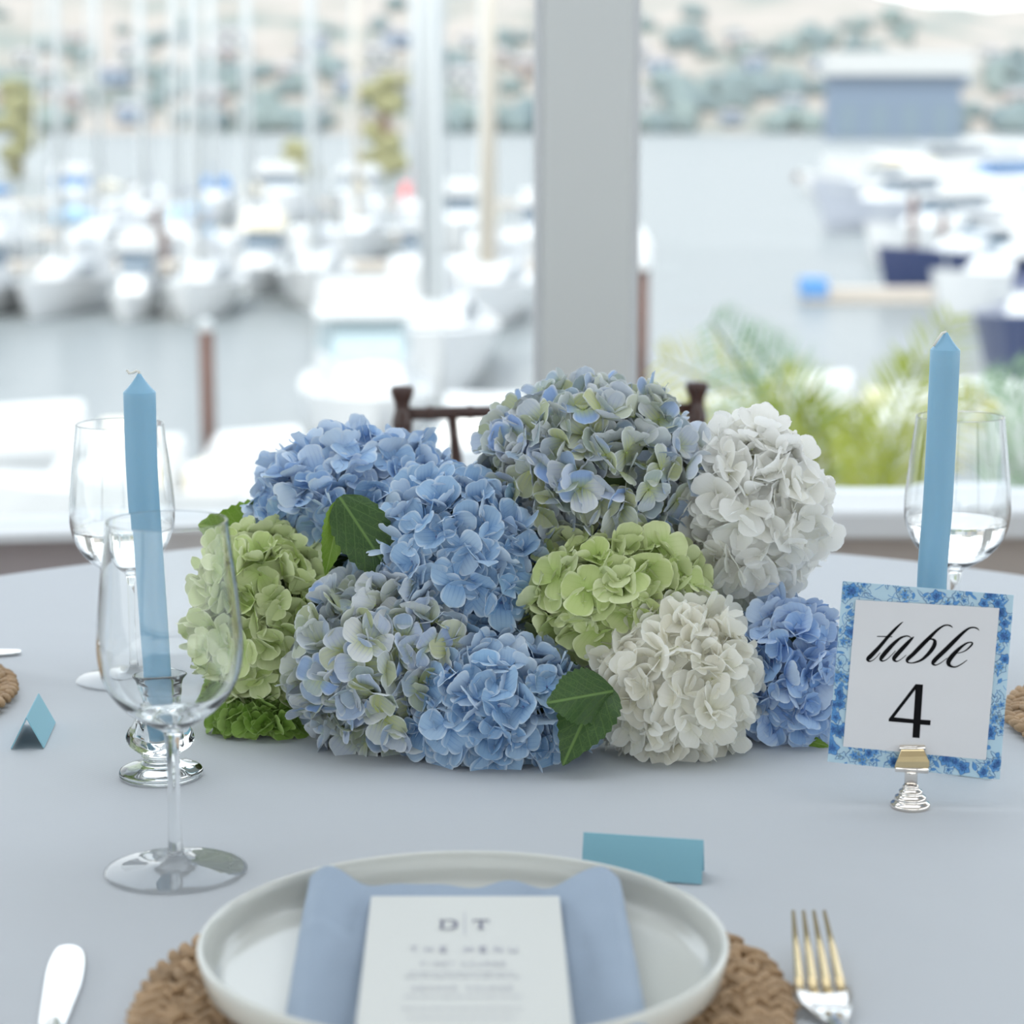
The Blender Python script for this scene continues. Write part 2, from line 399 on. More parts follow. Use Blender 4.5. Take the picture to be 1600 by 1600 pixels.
# covered dock building far across the bay
wp = wat(1392, 880)
t = thing('boat_shed', 'long blue walled boat shed with a white flat roof across the bay', 'building', wp)
MB().box((0, 0, 11.5), (50, 16, 25)).build('wall', M['shedwall'], t)
MB().box((1, 0, 28.3), (56, 22, 8.6)).build('roof', M['shedroof'], t)
for i in range(4): MB().box((-18 + 12 * i, -8.1, 7), (7, 0.4, 12)).build('door_panel', mat('shed_door', (0.15, 0.20, 0.24), 0.5) if i == 0 else bpy.data.materials['shed_door'], t)

# boats
def hull_mb(L, B, H, flare=0.75):
    vs = []; fs = []; st = [(-0.5, .82), (-0.36, .93), (-0.18, 1.0), (0.02, 1.0), (0.2, .88), (0.34, .62), (0.44, .32), (0.5, .02)]
    for u, w in st:
        sh = H * (1 + 0.28 * max(0, u + 0.1) ** 1.4 * 2)
        for sgn in (-1, 1):
            pass
        b = B / 2 * w; y = u * L
        rk = 0.06 * L * max(0, u) * 2
        vs += [(-b, y + rk, sh), (-b * flare, y + rk * 0.4, H * 0.35), (-b * flare * 0.55, y - 0.02 * L, -0.25), (b * flare * 0.55, y - 0.02 * L, -0.25), (b * flare, y + rk * 0.4, H * 0.35), (b, y + rk, sh)]
    n = 6
    for i in range(len(st) - 1):
        for k in range(n - 1): fs.append((i * n + k, i * n + k + 1, (i + 1) * n + k + 1, (i + 1) * n + k))
        fs.append((i * n + 5, i * n, (i + 1) * n, (i + 1) * n + 5))
    fs.append(tuple(range(n - 1, -1, -1))); fs.append(tuple((len(st) - 1) * n + k for k in range(n)))
    return MB().add(vs, fs)
def sailboat(px, Y, rz, label, L=9.5, hull='gel', cover='bluecov', mast_h=12.5, mast='mast', mr=0.12, extra=None):
    t = thing('sailboat', label, 'sailboat', wat(px, Y), rz, 'sailboats in the marina')
    B, H = L * 0.31, L * 0.12
    hull_mb(L, B, H).build('hull', M[hull], t, smooth=False)
    MB().hexa([(-B * .34, -L * .12, H), (B * .34, -L * .12, H), (B * .2, L * .26, H * 1.15), (-B * .2, L * .26, H * 1.15)],
              [(-B * .28, -L * .10, H + .62), (B * .28, -L * .10, H + .62), (B * .14, L * .2, H + .5), (-B * .14, L * .2, H + .5)]).build('cabin', M['gel'], t, bevel=0.06)
    for sx in (-1, 1): MB().box((sx * B * .30, L * .02, H + .33), (0.06, L * .2, .22)).build('cabin_window', M['tint'], t)
    MB().tube([(0, L * .06, H), (0, L * .06, H + mast_h)], mr, 8).build('mast', M[mast], t, smooth=True)
    MB().tube([(0, L * .06, H + 1.5), (0, -L * .40, H + 1.6)], 0.07, 6).build('boom', M['mast'], t)
    MB().tube([(0, L * .05, H + 1.75), (0, -L * .1, H + 1.78), (0, -L * .38, H + 1.68)], [.28, .24, .10], 8).build('sail_cover', M[cover], t, smooth=True)
    MB().hexa([(-B * .36, -L * .30, H), (B * .36, -L * .30, H), (B * .36, -L * .12, H), (-B * .36, -L * .12, H)],
              [(-B * .30, -L * .26, H + 1.25), (B * .30, -L * .26, H + 1.25), (B * .27, -L * .13, H + 1.1), (-B * .27, -L * .13, H + 1.1)]).build('spray_hood', M[extra or 'gel'], t, bevel=0.08)
    MB().tube([(0, L * .50, H * 1.2), (0, L * .08, H + mast_h * .94)], 0.05, 6).build('forestay', M['mast'], t)
    return t
def motorboat(px, Y, rz, label, L=9.0, hull='gel', top='gel', canopy=True, band='tint', low=False):
    t = thing('motorboat', label, 'motorboat', wat(px, Y), rz, 'motor boats in the marina')
    B, H = L * 0.36, L * 0.15
    hull_mb(L, B, H, .82).build('hull', M[hull], t)
    MB().hexa([(-B * .40, -L * .22, H), (B * .40, -L * .22, H), (B * .26, L * .24, H), (-B * .26, L * .24, H)],
              [(-B * .37, -L * .20, H + .55), (B * .37, -L * .20, H + .55), (B * .22, L * .16, H + .5), (-B * .22, L * .16, H + .5)]).build('cabin', M['gel'], t, bevel=0.05)
    if low:
        MB().box((0, -L * .33, H + .12), (B * .7, L * .16, .3)).build('seat', M['cream'], t, bevel=.05)
        return t
    MB().hexa([(-B * .36, -L * .18, H + .55), (B * .36, -L * .18, H + .55), (B * .26, L * .09, H + .52), (-B * .26, L * .09, H + .52)],
              [(-B * .34, -L * .17, H + 1.15), (B * .34, -L * .17, H + 1.15), (B * .25, L * .03, H + 1.15), (-B * .25, L * .03, H + 1.15)]).build('window_band', M[band], t)
    MB().box((0, -L * .07, H + 1.22), (B * .78, L * .30, .14)).build('roof', M[top], t, bevel=0.05)
    if canopy:
        MB().hexa([(-B * .36, -L * .42, H + 1.05), (B * .36, -L * .42, H + 1.05), (B * .36, -L * .12, H + 1.3), (-B * .36, -L * .12, H + 1.3)],
                  [(-B * .34, -L * .42, H + 1.5), (B * .34, -L * .42, H + 1.5), (B * .34, -L * .12, H + 1.75), (-B * .34, -L * .12, H + 1.75)]).build('canopy', M[top], t, bevel=0.06)
        for sx in (-1, 1): MB().tube([(sx * B * .34, -L * .40, H), (sx * B * .34, -L * .40, H + 1.3)], .04, 6).build('canopy_post', M['mast'], t)
    MB().tube([(-B * .3, L * .3, H + .1), (-B * .3, L * .3, H + .55), (0, L * .52, H + .8), (B * .3, L * .3, H + .55), (B * .3, L * .3, H + .1)], .03, 6).build('bow_rail', M['mast'], t)
    return t
D = math.radians
# headings: rz = 180 degrees points the bow at the window
sailboat(318, 62, D(181), 'white sailboat bow-on right behind the brown mooring pile', L=7, cover='greycov', mast_h=12)
sailboat(108, 63, D(174), 'white sailboat with pale hood, first tall mast from the left', L=7, cover='paleblue')
sailboat(492, 66, D(184), 'white sailboat with a thick grey mast in the first row', L=7.5, cover='greycov', mr=.15)
sailboat(165, 88, D(176), 'white sailboat with cream cover in the second row, second mast from left', L=8, cover='cream')
sailboat(228, 106, D(186), 'white sailboat with grey cover in the third row, third mast', L=8, cover='greycov', mr=.17)
sailboat(287, 86, D(178), 'white sailboat with a pale blue hood in the second row', L=7.4, cover='greycov', extra='paleblue')
sailboat(336, 122, D(188), 'sailboat under a bright blue canvas in the third row', L=9, cover='bluecov', extra='bluecov', mr=.2)
sailboat(397, 87, D(178), 'white sailboat in the second row left of centre', L=7.4, cover='cream')
sailboat(562, 88, D(178), 'white sailboat with a cream mast behind the yellow dinghy', L=8, cover='cream', mast='mastcream')
sailboat(652, 106, D(178), 'white sailboat with the red awning near the thick twin masts', L=9.5, cover='redcov', extra='redcov', mr=.2)
sailboat(-20, 84, D(174), 'white sailboat cut by the left edge of the view', L=7.6, cover='bluecov')
sailboat(676, 46, D(184), 'large white yacht with the thick grey mast left of the post', L=9, cover='cream', mast_h=13, mr=.27)
sailboat(764, 60, D(176), 'white yacht with the thick cream mast beside the post', L=8, cover='cream', mast='mastcream', mast_h=13, mr=.24)
motorboat(-40, 61, D(172), 'white motor cruiser at the left edge of the first row', L=5.2, top='gel')
motorboat(110, 126, D(186), 'white motor cruiser with a blue side panel in the third row', L=8, top='gel', band='bluecov')
motorboat(213, 61, D(182), 'white motor cruiser between two sailboats in the first row', L=4.0)
motorboat(438, 122, D(190), 'white motor cruiser with a high roof in the third row', L=9)
motorboat(408, 70, D(178), 'white motor cruiser right of the bow-on sailboat', L=4.8, top='cream')
motorboat(555, 126, D(174), 'white motor cruiser behind the red awning', L=8)
motorboat(722, 90, D(180), 'tall white motor cruiser between the two thick masts', L=8)
motorboat(655, 69.5, D(182), 'small white motorboat beside the yellow dinghy', L=4.8)
motorboat(850, 82, D(177), 'white motorboat close against the post', L=7)
motorboat(575, 36, D(186), 'white motor yacht with a wide canopy just below the window', L=6.0, band='paleglass')
motorboat(30, 31, D(100), 'white motorboat lowest at the left, under the candle', L=4.6, low=True)
motorboat(400, 30, D(100), 'small white open boat at the foot of the brown pile', L=3.2, low=True)
motorboat(185, 28.2, D(88), 'white open boat lying broadside under the left candle', L=3.8, low=True)
motorboat(745, 32, D(174), 'white open boat in front of the two thick masts', L=4.4, low=True)
# yellow dinghy
t = thing('dinghy', 'yellow dinghy tied up in the first row of boats', 'dinghy', wat(588, 57.5), D(96))
hull_mb(2.6, 1.5, 0.85, .9).build('hull', M['yellow'], t); MB().box((0, -.2, .70), (1.2, .35, .08)).build('thwart', M['deckpaint'], t)
MB().box((0, -1.35, 0.75), (.35, .3, .7)).build('outboard_motor', M['tint'], t)
# right-hand dock with boats
for i, (px, Y, rz, lab, kw) in enumerate([
    (1345, 175, 100, 'white motorboat farthest out on the right dock', dict(L=9)),
    (1372, 150, 110, 'cream topped grey motorboat second from the far end of the right dock', dict(L=9, top='cream', hull='greycov')),
    (1470, 165, 95, 'long white motor cruiser with a flat roof on the right dock', dict(L=16)),
    (1405, 112, 120, 'grey hulled motorboat in the middle of the right dock', dict(L=9, hull='greycov')),
    (1560, 120, 95, 'long white cruiser with a blue band on the right dock', dict(L=14, band='bluecov')),
    (1470, 88, 130, 'white motorboat with dark windows on the right dock', dict(L=8)),
    (1545, 70, 120, 'motorboat with a dark hull and white roof above the navy boat', dict(L=8, hull='navy')),
    (1590, 60, 140, 'white motorboat cut by the right edge of the view', dict(L=8)),
    (1650, 45, 160, 'navy hulled motorboat behind the palm fronds at right', dict(L=9, hull='navy', band='navy')),
    (1495, 33.5, 100, 'low white motorboat behind the palm fronds', dict(L=5, low=True)),
    (1250, 36, 80, 'small white motorboat half hidden by palm fronds', dict(L=4.0, low=True)),
]): motorboat(px, Y, D(rz), lab, **kw)
wp = wat(1360, 66)
t = thing('floating_dock', 'low floating dock with a blue end on the open water', 'dock', wp)
MB().box((0, 0, .12), (3.9, 1.3, .5)).build('float', M['plank'], t); MB().box((-1.7, -.05, .42), (.7, 1.3, .5)).build('end_box', M['bluecov'], t)
def piling(px, Y, top_py, r, label, cap=None):
    w = wat(px, Y); tz = at(px, top_py, Y).z
    t = thing('mooring_pile', label, 'pile', w)
    MB().tube([(0, 0, -1), (0, 0, tz - WZ)], r, 12).build('post', M['pile'], t, smooth=True)
    if cap: MB().lathe([(r * 1.5, tz - WZ - .02), (r * 1.5, tz - WZ + .12), (r * 1.2, tz - WZ + .5), (0.01, tz - WZ + .75)], 14).build('cap', M[cap], t, smooth=True)
    else: MB().lathe([(r * 1.06, tz - WZ - .1), (r * 1.06, tz - WZ + .02), (0.01, tz - WZ + .08)], 12).build('cap', M['mast'], t)
piling(328, 31.5, 505, .10, 'dark brown mooring pile standing in the pale water')
piling(1000, 42, 418, .14, 'mooring pile with a white cone cap beside the post', 'gel')
piling(1246, 210, 268, .3, 'lone channel pile out on the open bay')
piling(1424, 78, 300, .14, 'dark mooring pile among the boats of the right dock')
piling(1470, 75, 330, .12, 'second dark mooring pile among the boats of the right dock')
# walkways between the rows
for Y, x0, x1, lab in ((75, -20, 2, 'weathered plank dock behind the first row of boats'), (97, -26, 2, 'weathered plank dock behind the second row of boats'), (136, -38, 2, 'plank dock at the far side of the marina')):
    t = thing('plank_dock', lab, 'dock', ((x0 + x1) / 2, Y, WZ))
    MB().box((0, 0, .45), (x1 - x0, 2.0, .3)).build('deck', M['plank'], t)
    for k in range(4): MB().tube([((k - 1.5) * (x1 - x0) / 4, 1.1, -1), ((k - 1.5) * (x1 - x0) / 4, 1.1, 1.6)], .16, 8).build('pile', M['pile'], t)
# trees by the marina
M['olive'] = tex_mat('olive_leaves', [(0.35, (0.17, 0.17, 0.08)), (0.65, (0.30, 0.28, 0.14))], 0.8)
M['bark'] = mat('tree_bark', (0.22, 0.12, 0.08), 0.9)
def round_tree(px, Y, top, w, label, seed):
    r = random.Random(seed); b = wat(px, Y); tz = at(px, top, Y).z; H = tz - WZ; wm = w * mpp(b)
    t = thing('shore_tree', label, 'tree', b)
    MB().tube([(0, 0, -.5), (0, 0, H * .7)], wm * .09, 8).build('trunk', M['bark'], t)
    mb = MB()
    for k in range(26):
        a = r.uniform(0, 2 * PI); q = r.uniform(0, .38) * wm; s = r.uniform(.14, .24) * wm
        mb.ell((q * math.cos(a), q * math.sin(a), max(s * .6, H - s - r.uniform(0, 1) * H * .85)), (s, s, s * .9), nu=7, nv=5)
    c = mb.build('crown', M['olive'], t, smooth=True); c['kind'] = 'stuff'
round_tree(28, 230, 118, 80, 'olive green tree on the marina shore at the far left', 1)
round_tree(602, 230, 100, 90, 'olive brown tree on the marina shore behind the masts', 2)
round_tree(462, 230, 212, 80, 'low yellow green bush on the marina shore', 3)

# palms under the window
def palm_mat(name, a, b):
    m = bpy.data.materials.new(name); m.use_nodes = True; nt = m.node_tree; nt.nodes.clear()
    o = nt.nodes.new('ShaderNodeOutputMaterial'); mx = nt.nodes.new('ShaderNodeMixShader'); mx.inputs[0].default_value = .4
    d = nt.nodes.new('ShaderNodeBsdfPrincipled'); d.inputs['Roughness'].default_value = .35; tr = nt.nodes.new('ShaderNodeBsdfTranslucent')
    tc = nt.nodes.new('ShaderNodeTexCoord'); nz = nt.nodes.new('ShaderNodeTexNoise'); nz.inputs['Scale'].default_value = 4
    mc = nt.nodes.new('ShaderNodeMix'); mc.data_type = 'RGBA'; mc.inputs['A'].default_value = (*a, 1); mc.inputs['B'].default_value = (*b, 1)
    nt.links.new(tc.outputs['Object'], nz.inputs['Vector']); nt.links.new(nz.outputs[0], mc.inputs['Factor'])
    nt.links.new(mc.outputs['Result'], d.inputs['Base Color']); nt.links.new(mc.outputs['Result'], tr.inputs[0])
    nt.links.new(d.outputs[0], mx.inputs[1]); nt.links.new(tr.outputs[0], mx.inputs[2]); nt.links.new(mx.outputs[0], o.inputs[0]); return m
M['palm'] = palm_mat('palm_leaflets', (0.24, 0.31, 0.03), (0.40, 0.43, 0.07))
M['palm_y'] = palm_mat('palm_leaflets_yellow', (0.46, 0.42, 0.08), (0.46, 0.46, 0.12))
M['palm_b'] = palm_mat('palm_leaflets_blue', (0.20, 0.32, 0.22), (0.30, 0.42, 0.26))
def frond(t, pts, w, m, seed, n=24):
    r = random.Random(seed); line = [Vector(p) for p in smooth_line([tuple(p) for p in pts], 12)]
    mb = MB(); k = len(line)
    mb.tube(line, [.012 * (1 - .8 * i / k) + .002 for i in range(k)], 5)
    for i in range(n):
        q = (i + 1) / (n + 1); f = q * (k - 1); a = int(f); p = line[a].lerp(line[min(a + 1, k - 1)], f - a)
        tg = (line[min(a + 1, k - 1)] - line[max(a - 1, 0)]).normalized()
        side = tg.cross(Vector((0, -1, .25))).normalized(); ln = 1.25 * w * math.sin(PI * min(.98, .12 + q * .86)) ** .7
        for sg in (-1, 1):
            d = (side * sg + tg * (.9 + .3 * r.random()) + Vector((0, r.uniform(-.2, .2), -.05))).normalized()
            e = p + d * ln; mid = p + d * ln * .45; wv = d.cross(Vector((0, 1, 0))).normalized() * (.0045 + .002 * r.random())
            e.z -= ln * .12
            mb.add([p, mid + wv, e, mid - wv], [(0, 1, 2, 3)])
    o = mb.build('frond', m, t); o['kind'] = 'stuff'; return o
def palm(base_px, Y, fr, label, seed):
    b = at(base_px, 860, Y); t = thing('palm', label, 'palm', (b.x, b.y, WZ + .6))
    L0 = Vector((b.x, b.y, WZ + .6))
    MB().tube([(0, 0, 0), (0.03, 0, (b.z - WZ) * .5), (0, 0, b.z - WZ - .6)], [.16, .13, .12], 12).build('trunk', M['bark'], t, smooth=True)
    for i, (pp, w, m) in enumerate(fr):
        pts = [Vector((0, 0, b.z - L0.z))] + [at(x, y, Y + dy) - L0 for x, y, dy in pp]
        frond(t, pts, w, M[m], seed * 10 + i)
palm(1255, 7.0, [([(1235, 700, 0), (1170, 590, -.2), (1110, 500, -.5)], .24, 'palm_b'),
               ([(1240, 720, 0), (1150, 620, .1), (1030, 560, 0)], .24, 'palm_y'),
               ([(1230, 760, 0), (1130, 680, .1), (1010, 640, 0)], .22, 'palm_y'),
               ([(1255, 700, 0), (1230, 610, .1), (1165, 520, 0)], .20, 'palm_b'),
               ([(1262, 700, 0), (1250, 650, -.2), (1215, 590, -.3)], .22, 'palm'),
               ([(1275, 740, 0), (1240, 690, -.2), (1180, 650, -.4)], .22, 'palm'),
               ([(1290, 760, 0), (1290, 690, -.1), (1250, 640, -.3)], .20, 'palm')], 'yellow green palm just outside the window behind the white hydrangea', 3)
palm(1375, 6.6, [([(1385, 740, 0), (1425, 630, 0), (1490, 490, 0)], .20, 'palm'),
               ([(1370, 740, 0), (1400, 640, .1), (1440, 560, 0)], .18, 'palm'),
               ([(1390, 760, 0), (1470, 680, .1), (1540, 620, 0)], .18, 'palm_y'),
               ([(1360, 760, 0), (1345, 690, .1), (1330, 640, 0)], .14, 'palm')], 'green palm with a long upright frond outside, behind the right candle', 4)
palm(1600, 7.4, [([(1595, 760, 0), (1560, 660, 0), (1530, 600, 0)], .22, 'palm_b'),
               ([(1610, 740, 0), (1600, 640, .1), (1580, 570, 0)], .2, 'palm_b')], 'blue green palm outside at the right edge of the view', 5)

# ================================================================== TABLE
TC = Vector((0.0, 1.62)); TR = 0.762
t = thing('round_table', 'round banquet table hidden under the white cloth', 'table', (TC.x, TC.y, 0))
MB().lathe([(0.0, TZ - .032), (TR - .012, TZ - .032), (TR - .006, TZ - .028), (TR - .006, TZ - .008), (TR - .012, TZ - .004), (0, TZ - .004)], 64).build('tabletop', mat('table_ply', (.45, .33, .2), .5), t)
for a in (45, 135, 225, 315): MB().tube([(.45 * math.cos(D(a)), .45 * math.sin(D(a)), TZ - .03), (.52 * math.cos(D(a)), .52 * math.sin(D(a)), 0)], .016, 10).build('leg', M['greycov'], t)
CREASE = [(at(0, 1048, 1).x, 0, 0, 0)]
def crease_list():
    out = []
    for (ax, ay, bx, by, amp, w) in ((-40, 1040, 250, 1085, .0016, .012), (20, 1262, 230, 1330, .0010, .012), (1180, 1235, 1620, 1290, .0007, .016),
                                     (40, 985, 330, 1000, .0008, .012), (1300, 1380, 1600, 1490, .0007, .02), (380, 1290, 900, 1260, .0006, .02)):
        a, b = onz(ax, ay), onz(bx, by); out.append((Vector((a.x, a.y)), Vector((b.x, b.y)), amp, w))
    return out
CR = crease_list()
def cloth_z(x, y):
    z = 0; p = Vector((x, y))
    for a, b, amp, w in CR:
        d = b - a; u = max(-.15, min(1.15, (p - a).dot(d) / d.length_squared)); q = (p - (a + d * u)).length
        fade = max(0, min(1, (u + .15) * 4, (1.15 - u) * 4)); z += amp * fade * math.exp(-(q / w) ** 2)
    return z
def tablecloth():
    vs = []; fs = []; na, nr = 220, 84
    rows = [TR * (i / nr) for i in range(1, nr + 1)]
    vs.append((TC.x, TC.y, TZ))
    for r in rows:
        for k in range(na):
            a = 2 * PI * k / na; x = TC.x + r * math.cos(a); y = TC.y + r * math.sin(a)
            edge = max(0, (r - TR + .01) / .01); vs.append((x, y, TZ + cloth_z(x, y) - .003 * edge ** 2))
    drop = [(.006, .012), (.012, .05), (.03, .15), (.05, .3), (.06, .45), (.07, .58)]
    for dr, dz in drop:
        for k in range(na):
            a = 2 * PI * k / na; fold = math.sin(a * 17 + 1.3 * math.sin(a * 3)) * .5 + .5
            r = TR + dr * .4 + fold * dr * 1.0
            vs.append((TC.x + r * math.cos(a), TC.y + r * math.sin(a), TZ - .003 - dz))
    nrow = nr + len(drop)
    for k in range(na): fs.append((0, 1 + k, 1 + (k + 1) % na))
    for j in range(nrow - 1):
        for k in range(na):
            a, b = 1 + j * na + k, 1 + j * na + (k + 1) % na; fs.append((a, a + na, b + na, b))
    return MB().add(vs, fs)
tag(tablecloth().build('tablecloth', M['cloth'], smooth=True), 'white cloth covering the round table and hanging over its edge', 'tablecloth')

# ------------------------------------------------------------------ chair behind the table
def chair():
    yaw = D(7); base = at(861, 620, 2.78)
    t = thing('banquet_chair', 'dark mahogany ballroom chair behind the table, mostly hidden by the flowers', 'chair', (base.x, base.y + .02, 0), yaw)
    W = .187; ztop = at(629, 600, 2.80).z
    m = M['mahogany']
    for sx in (-1, 1):
        x = sx * W
        pr_ = [(.011, 0), (.012, .3)]
        MB().tube([(x, -.06, 0), (x, -.03, .25), (x, -.01, .45), (x, 0, .7), (x, 0, ztop - .05)], [.012, .0135, .0145, .0125, .0125], 14).build('back_post', m, t, smooth=True)
        prof = [(.0125, -.052), (.0135, -.046), (.0125, -.040), (.0095, -.030), (.010, -.020), (.0145, -.010), (.0152, -.004), (.0140, 0), (.0001, .001)]
        MB().lathe(prof, 18, (x, 0, ztop)).build('finial', m, t, smooth=True)
        for zz in (ztop - .09, ztop - .16, .55): MB().lathe([(.0125, -.006), (.0148, 0), (.0125, .006)], 14, (x, 0, zz)).build('ring', m, t, smooth=True)
    zr = ztop - .034
    MB().tube([(-W, 0, zr - .001), (0, 0, zr + .001), (W, 0, zr)], .0082, 10).build('top_rail', m, t, smooth=True)
    for k in range(7): MB().lathe([(.0080, -.004), (.0102, 0), (.0080, .004)], 12, (0, 0, 0)).build('rail_ring', m, t, smooth=True, loc=(-W * .82 + k * W * .273, 0, zr)).rotation_euler = (0, PI / 2, 0)
    for zz in (ztop - .22, ztop - .27): MB().tube([(-W, 0, zz), (W, 0, zz)], .0075, 10).build('mid_rail', m, t, smooth=True)
    for x0, x1 in ((-.125, -.105), (-.062, -.062), (0, 0), (.062, .062), (.125, .105)):
        line = [(x0 + (x1 - x0) * q + .0, .012 * math.sin(PI * q), zr - q * .19) for q in (0, .2, .4, .6, .8, 1)]
        MB().tube(line, [.0062, .0070, .0088, .0072, .0080, .0066], 10).build('spindle', m, t, smooth=True)
    MB().hexa([(-W - .01, -.29, .43), (W + .01, -.29, .43), (W, .01, .43), (-W, .01, .43)], [(-W - .01, -.29, .46), (W + .01, -.29, .46), (W, .01, .46), (-W, .01, .46)]).build('seat', m, t, bevel=.006)
    MB().hexa([(-W, -.275, .46), (W, -.275, .46), (W - .02, -.02, .46), (-W + .02, -.02, .46)], [(-W + .015, -.265, .495), (W - .015, -.265, .495), (W - .03, -.03, .495), (-W + .03, -.03, .495)]).build('cushion', M['cushion'], t, bevel=.012)
    for sx in (-1, 1):
        MB().tube([(sx * (W - .005), -.275, 0), (sx * (W - .005), -.275, .43)], [.011, .015], 12).build('leg', m, t, smooth=True)
        for zz in (.14, .22): MB().tube([(sx * (W - .004), -.275, zz), (sx * W, -.04, zz)], .007, 8).build('stretcher', m, t, smooth=True)
    MB().tube([(-W, -.275, .2), (W, -.275, .2)], .007, 8).build('stretcher', m, t, smooth=True)
chair()

# ================================================================== PLACE SETTING
def placemat(c, r, label, n_ring=6, inner=True):
    t = thing('woven_placemat', label, 'placemat', (c.x, c.y, TZ), 0, 'round woven placemats')
    MB().lathe([(0, .001), (r - .008, .001), (r - .006, .003), (r - .008, .005), (0, .005)], 48).build('backing', M['straw'], t)
    rg = random.Random(int(abs(c.x) * 1000))
    for k in range(n_ring):
        rr = r - .007 - k * .0125; n = int(2 * PI * rr / .0125); mb = MB()
        for i in range(n):
            for sd in (-1, 1):
                a = 2 * PI * (i + (.5 if sd > 0 else 0) + rg.uniform(-.12, .12)) / n
                q = rr + sd * .0030
                R3 = Matrix.Rotation(a + PI / 2 + sd * (.55 + rg.uniform(-.12, .12)), 3, 'Z')
                s = rg.uniform(.85, 1.2)
                mb.ell((q * math.cos(a), q * math.sin(a), .0065 + rg.uniform(-.0012, .0012)), (.0092 * s, .0036 * s, .0036), R3, nu=7, nv=5)
        o = mb.build('braid', M['straw'], t, smooth=True); o['kind'] = 'stuff'
    return t
MC = Vector((-.0245, 1.072)); PC = Vector((-.0245, 1.080))
placemat(MC, .166, 'round woven rattan placemat under the cream plate')
lm = Vector((-.549, 1.674)); rm = Vector((.531, 1.605))
placemat(lm, .165, 'round woven rattan placemat at the far left, by the small tent card', 3)
placemat(rm, .165, 'round woven rattan placemat at the far right, behind the table number', 3)
# plate
def plate():
    pz = TZ + .0105
    prof = [(0, .0), (.088, .0), (.092, .002), (.098, .003), (.1235, .0050), (.1308, .0105), (.1330, .0200), (.1338, .0245), (.1332, .0262), (.1318, .0266), (.1304, .0256),
            (.1298, .0205), (.1282, .0140), (.1250, .0100), (.1190, .0086), (.07, .0084), (0, .0082)]
    o = MB().lathe(prof, 96, (0, 0, 0)).build('dinner_plate', M['ceramic'], smooth=True, loc=(PC.x, PC.y, pz))
    tag(o, 'round cream plate with an upright rim on the woven placemat', 'plate')
plate()
# napkin
def napkin():
    # a folded strip of cloth: two soft folds rise at its sides, the middle lies low
    nu, nv = 48, 40; vs = []; fs = []
    zl = TZ + .031
    def pt(u, v, dz):
        # v=0 far end, v=1 near end
        ear = math.exp(-((u - .05) / .10) ** 2) + math.exp(-((u - .95) / .10) ** 2)
        mid = 1 - min(1, ear)
        xl = onz(484 - 44 * v, 1378 + 230 * v, zl); xr = onz(968 + 48 * v, 1378 + 230 * v, zl)
        X = xl.x + (xr.x - xl.x) * u
        Y = xl.y - .002 + .007 * max(0, math.sin(PI * u)) ** .8 * (1 - v) ** 3 + .004 * math.sin(u * 23) * (1 - v)
        z = zl - .0020 + ear * .0135 * (1 - .6 * v) * (1 if v > .02 else .8)
        z += .0012 * math.sin(u * 31 + v * 5) * mid + .0022 * noise.noise((u * 5, v * 6, 2)) + .0025 * math.exp(-((v - .40 - .12 * u) / .035) ** 2) * math.exp(-((u - .08) / .12) ** 2)
        if u < .03 or u > .97: z -= .002
        return Vector((X, Y, z + dz))
    for lay in (0, 1):
        for j in range(nv + 1):
            for i in range(nu + 1): vs.append(pt(i / nu, j / nv, 0 if lay == 0 else -.0055))
    n = (nu + 1) * (nv + 1)
    for j in range(nv):
        for i in range(nu):
            a = j * (nu + 1) + i; fs.append((a, a + nu + 1, a + nu + 2, a + 1)); fs.append((n + a, n + a + 1, n + a + nu + 2, n + a + nu + 1))
    for i in range(nu):
        fs.append((i, i + 1, n + i + 1, n + i)); q = nv * (nu + 1) + i; fs.append((q + 1, q, n + q, n + q + 1))
    for j in range(nv):
        a = j * (nu + 1); fs.append((a + nu + 1, a, n + a, n + a + nu + 1)); q = a + nu; fs.append((q, q + nu + 1, n + q + nu + 1, n + q))
    o = MB().add(vs, fs).build('napkin', M['napkin'], smooth=True)
    tag(o, 'folded dusty blue cloth napkin lying across the cream plate', 'napkin')
    s = o.modifiers.new('soft', 'SUBSURF'); s.levels = 1; s.render_levels = 1
napkin()

# flat print: strokes with a width, and polygons, laid on a plane through pixel rays
def plane_hit(px, py, p0, nrm):
    d = ray(px, py); return CAM + d * ((p0 - CAM).dot(nrm) / d.dot(nrm))
def stroke2d(pts, n=8):
    L = smooth_line(pts, n); lo = []; hi = []
    for i, (x, y, w) in enumerate(L):
        a = L[max(i - 1, 0)]; b = L[min(i + 1, len(L) - 1)]; tx, ty = b[0] - a[0], b[1] - a[1]; q = math.hypot(tx, ty) or 1
        nx_, ny_ = -ty / q * w / 2, tx / q * w / 2; lo.append((x - nx_, y - ny_)); hi.append((x + nx_, y + ny_))
    vs = lo + hi; k = len(L)
    return vs, [(i, i + 1, k + i + 1, k + i) for i in range(k - 1)]
def print_on(parent, name, shapes, p0, nrm, lift, m, base):
    mb = MB()
    for vs, fs in shapes: mb.add([plane_hit(x, y, p0, nrm) - base for x, y in vs], fs)
    bm = bmesh.new(); me = mb.mesh(name, m); bm.from_mesh(me)
    bm.normal_update()
    for f in bm.faces:
        if f.normal.dot(nrm) * (CAM - p0).dot(nrm) < 0: f.normal_flip()
    bm.to_mesh(me); bm.free()
    o = bpy.data.objects.new(name, me); COL.objects.link(o); o.parent = parent
    o.location = nrm * lift * (1 if (CAM - p0).dot(nrm) > 0 else -1)
    return o

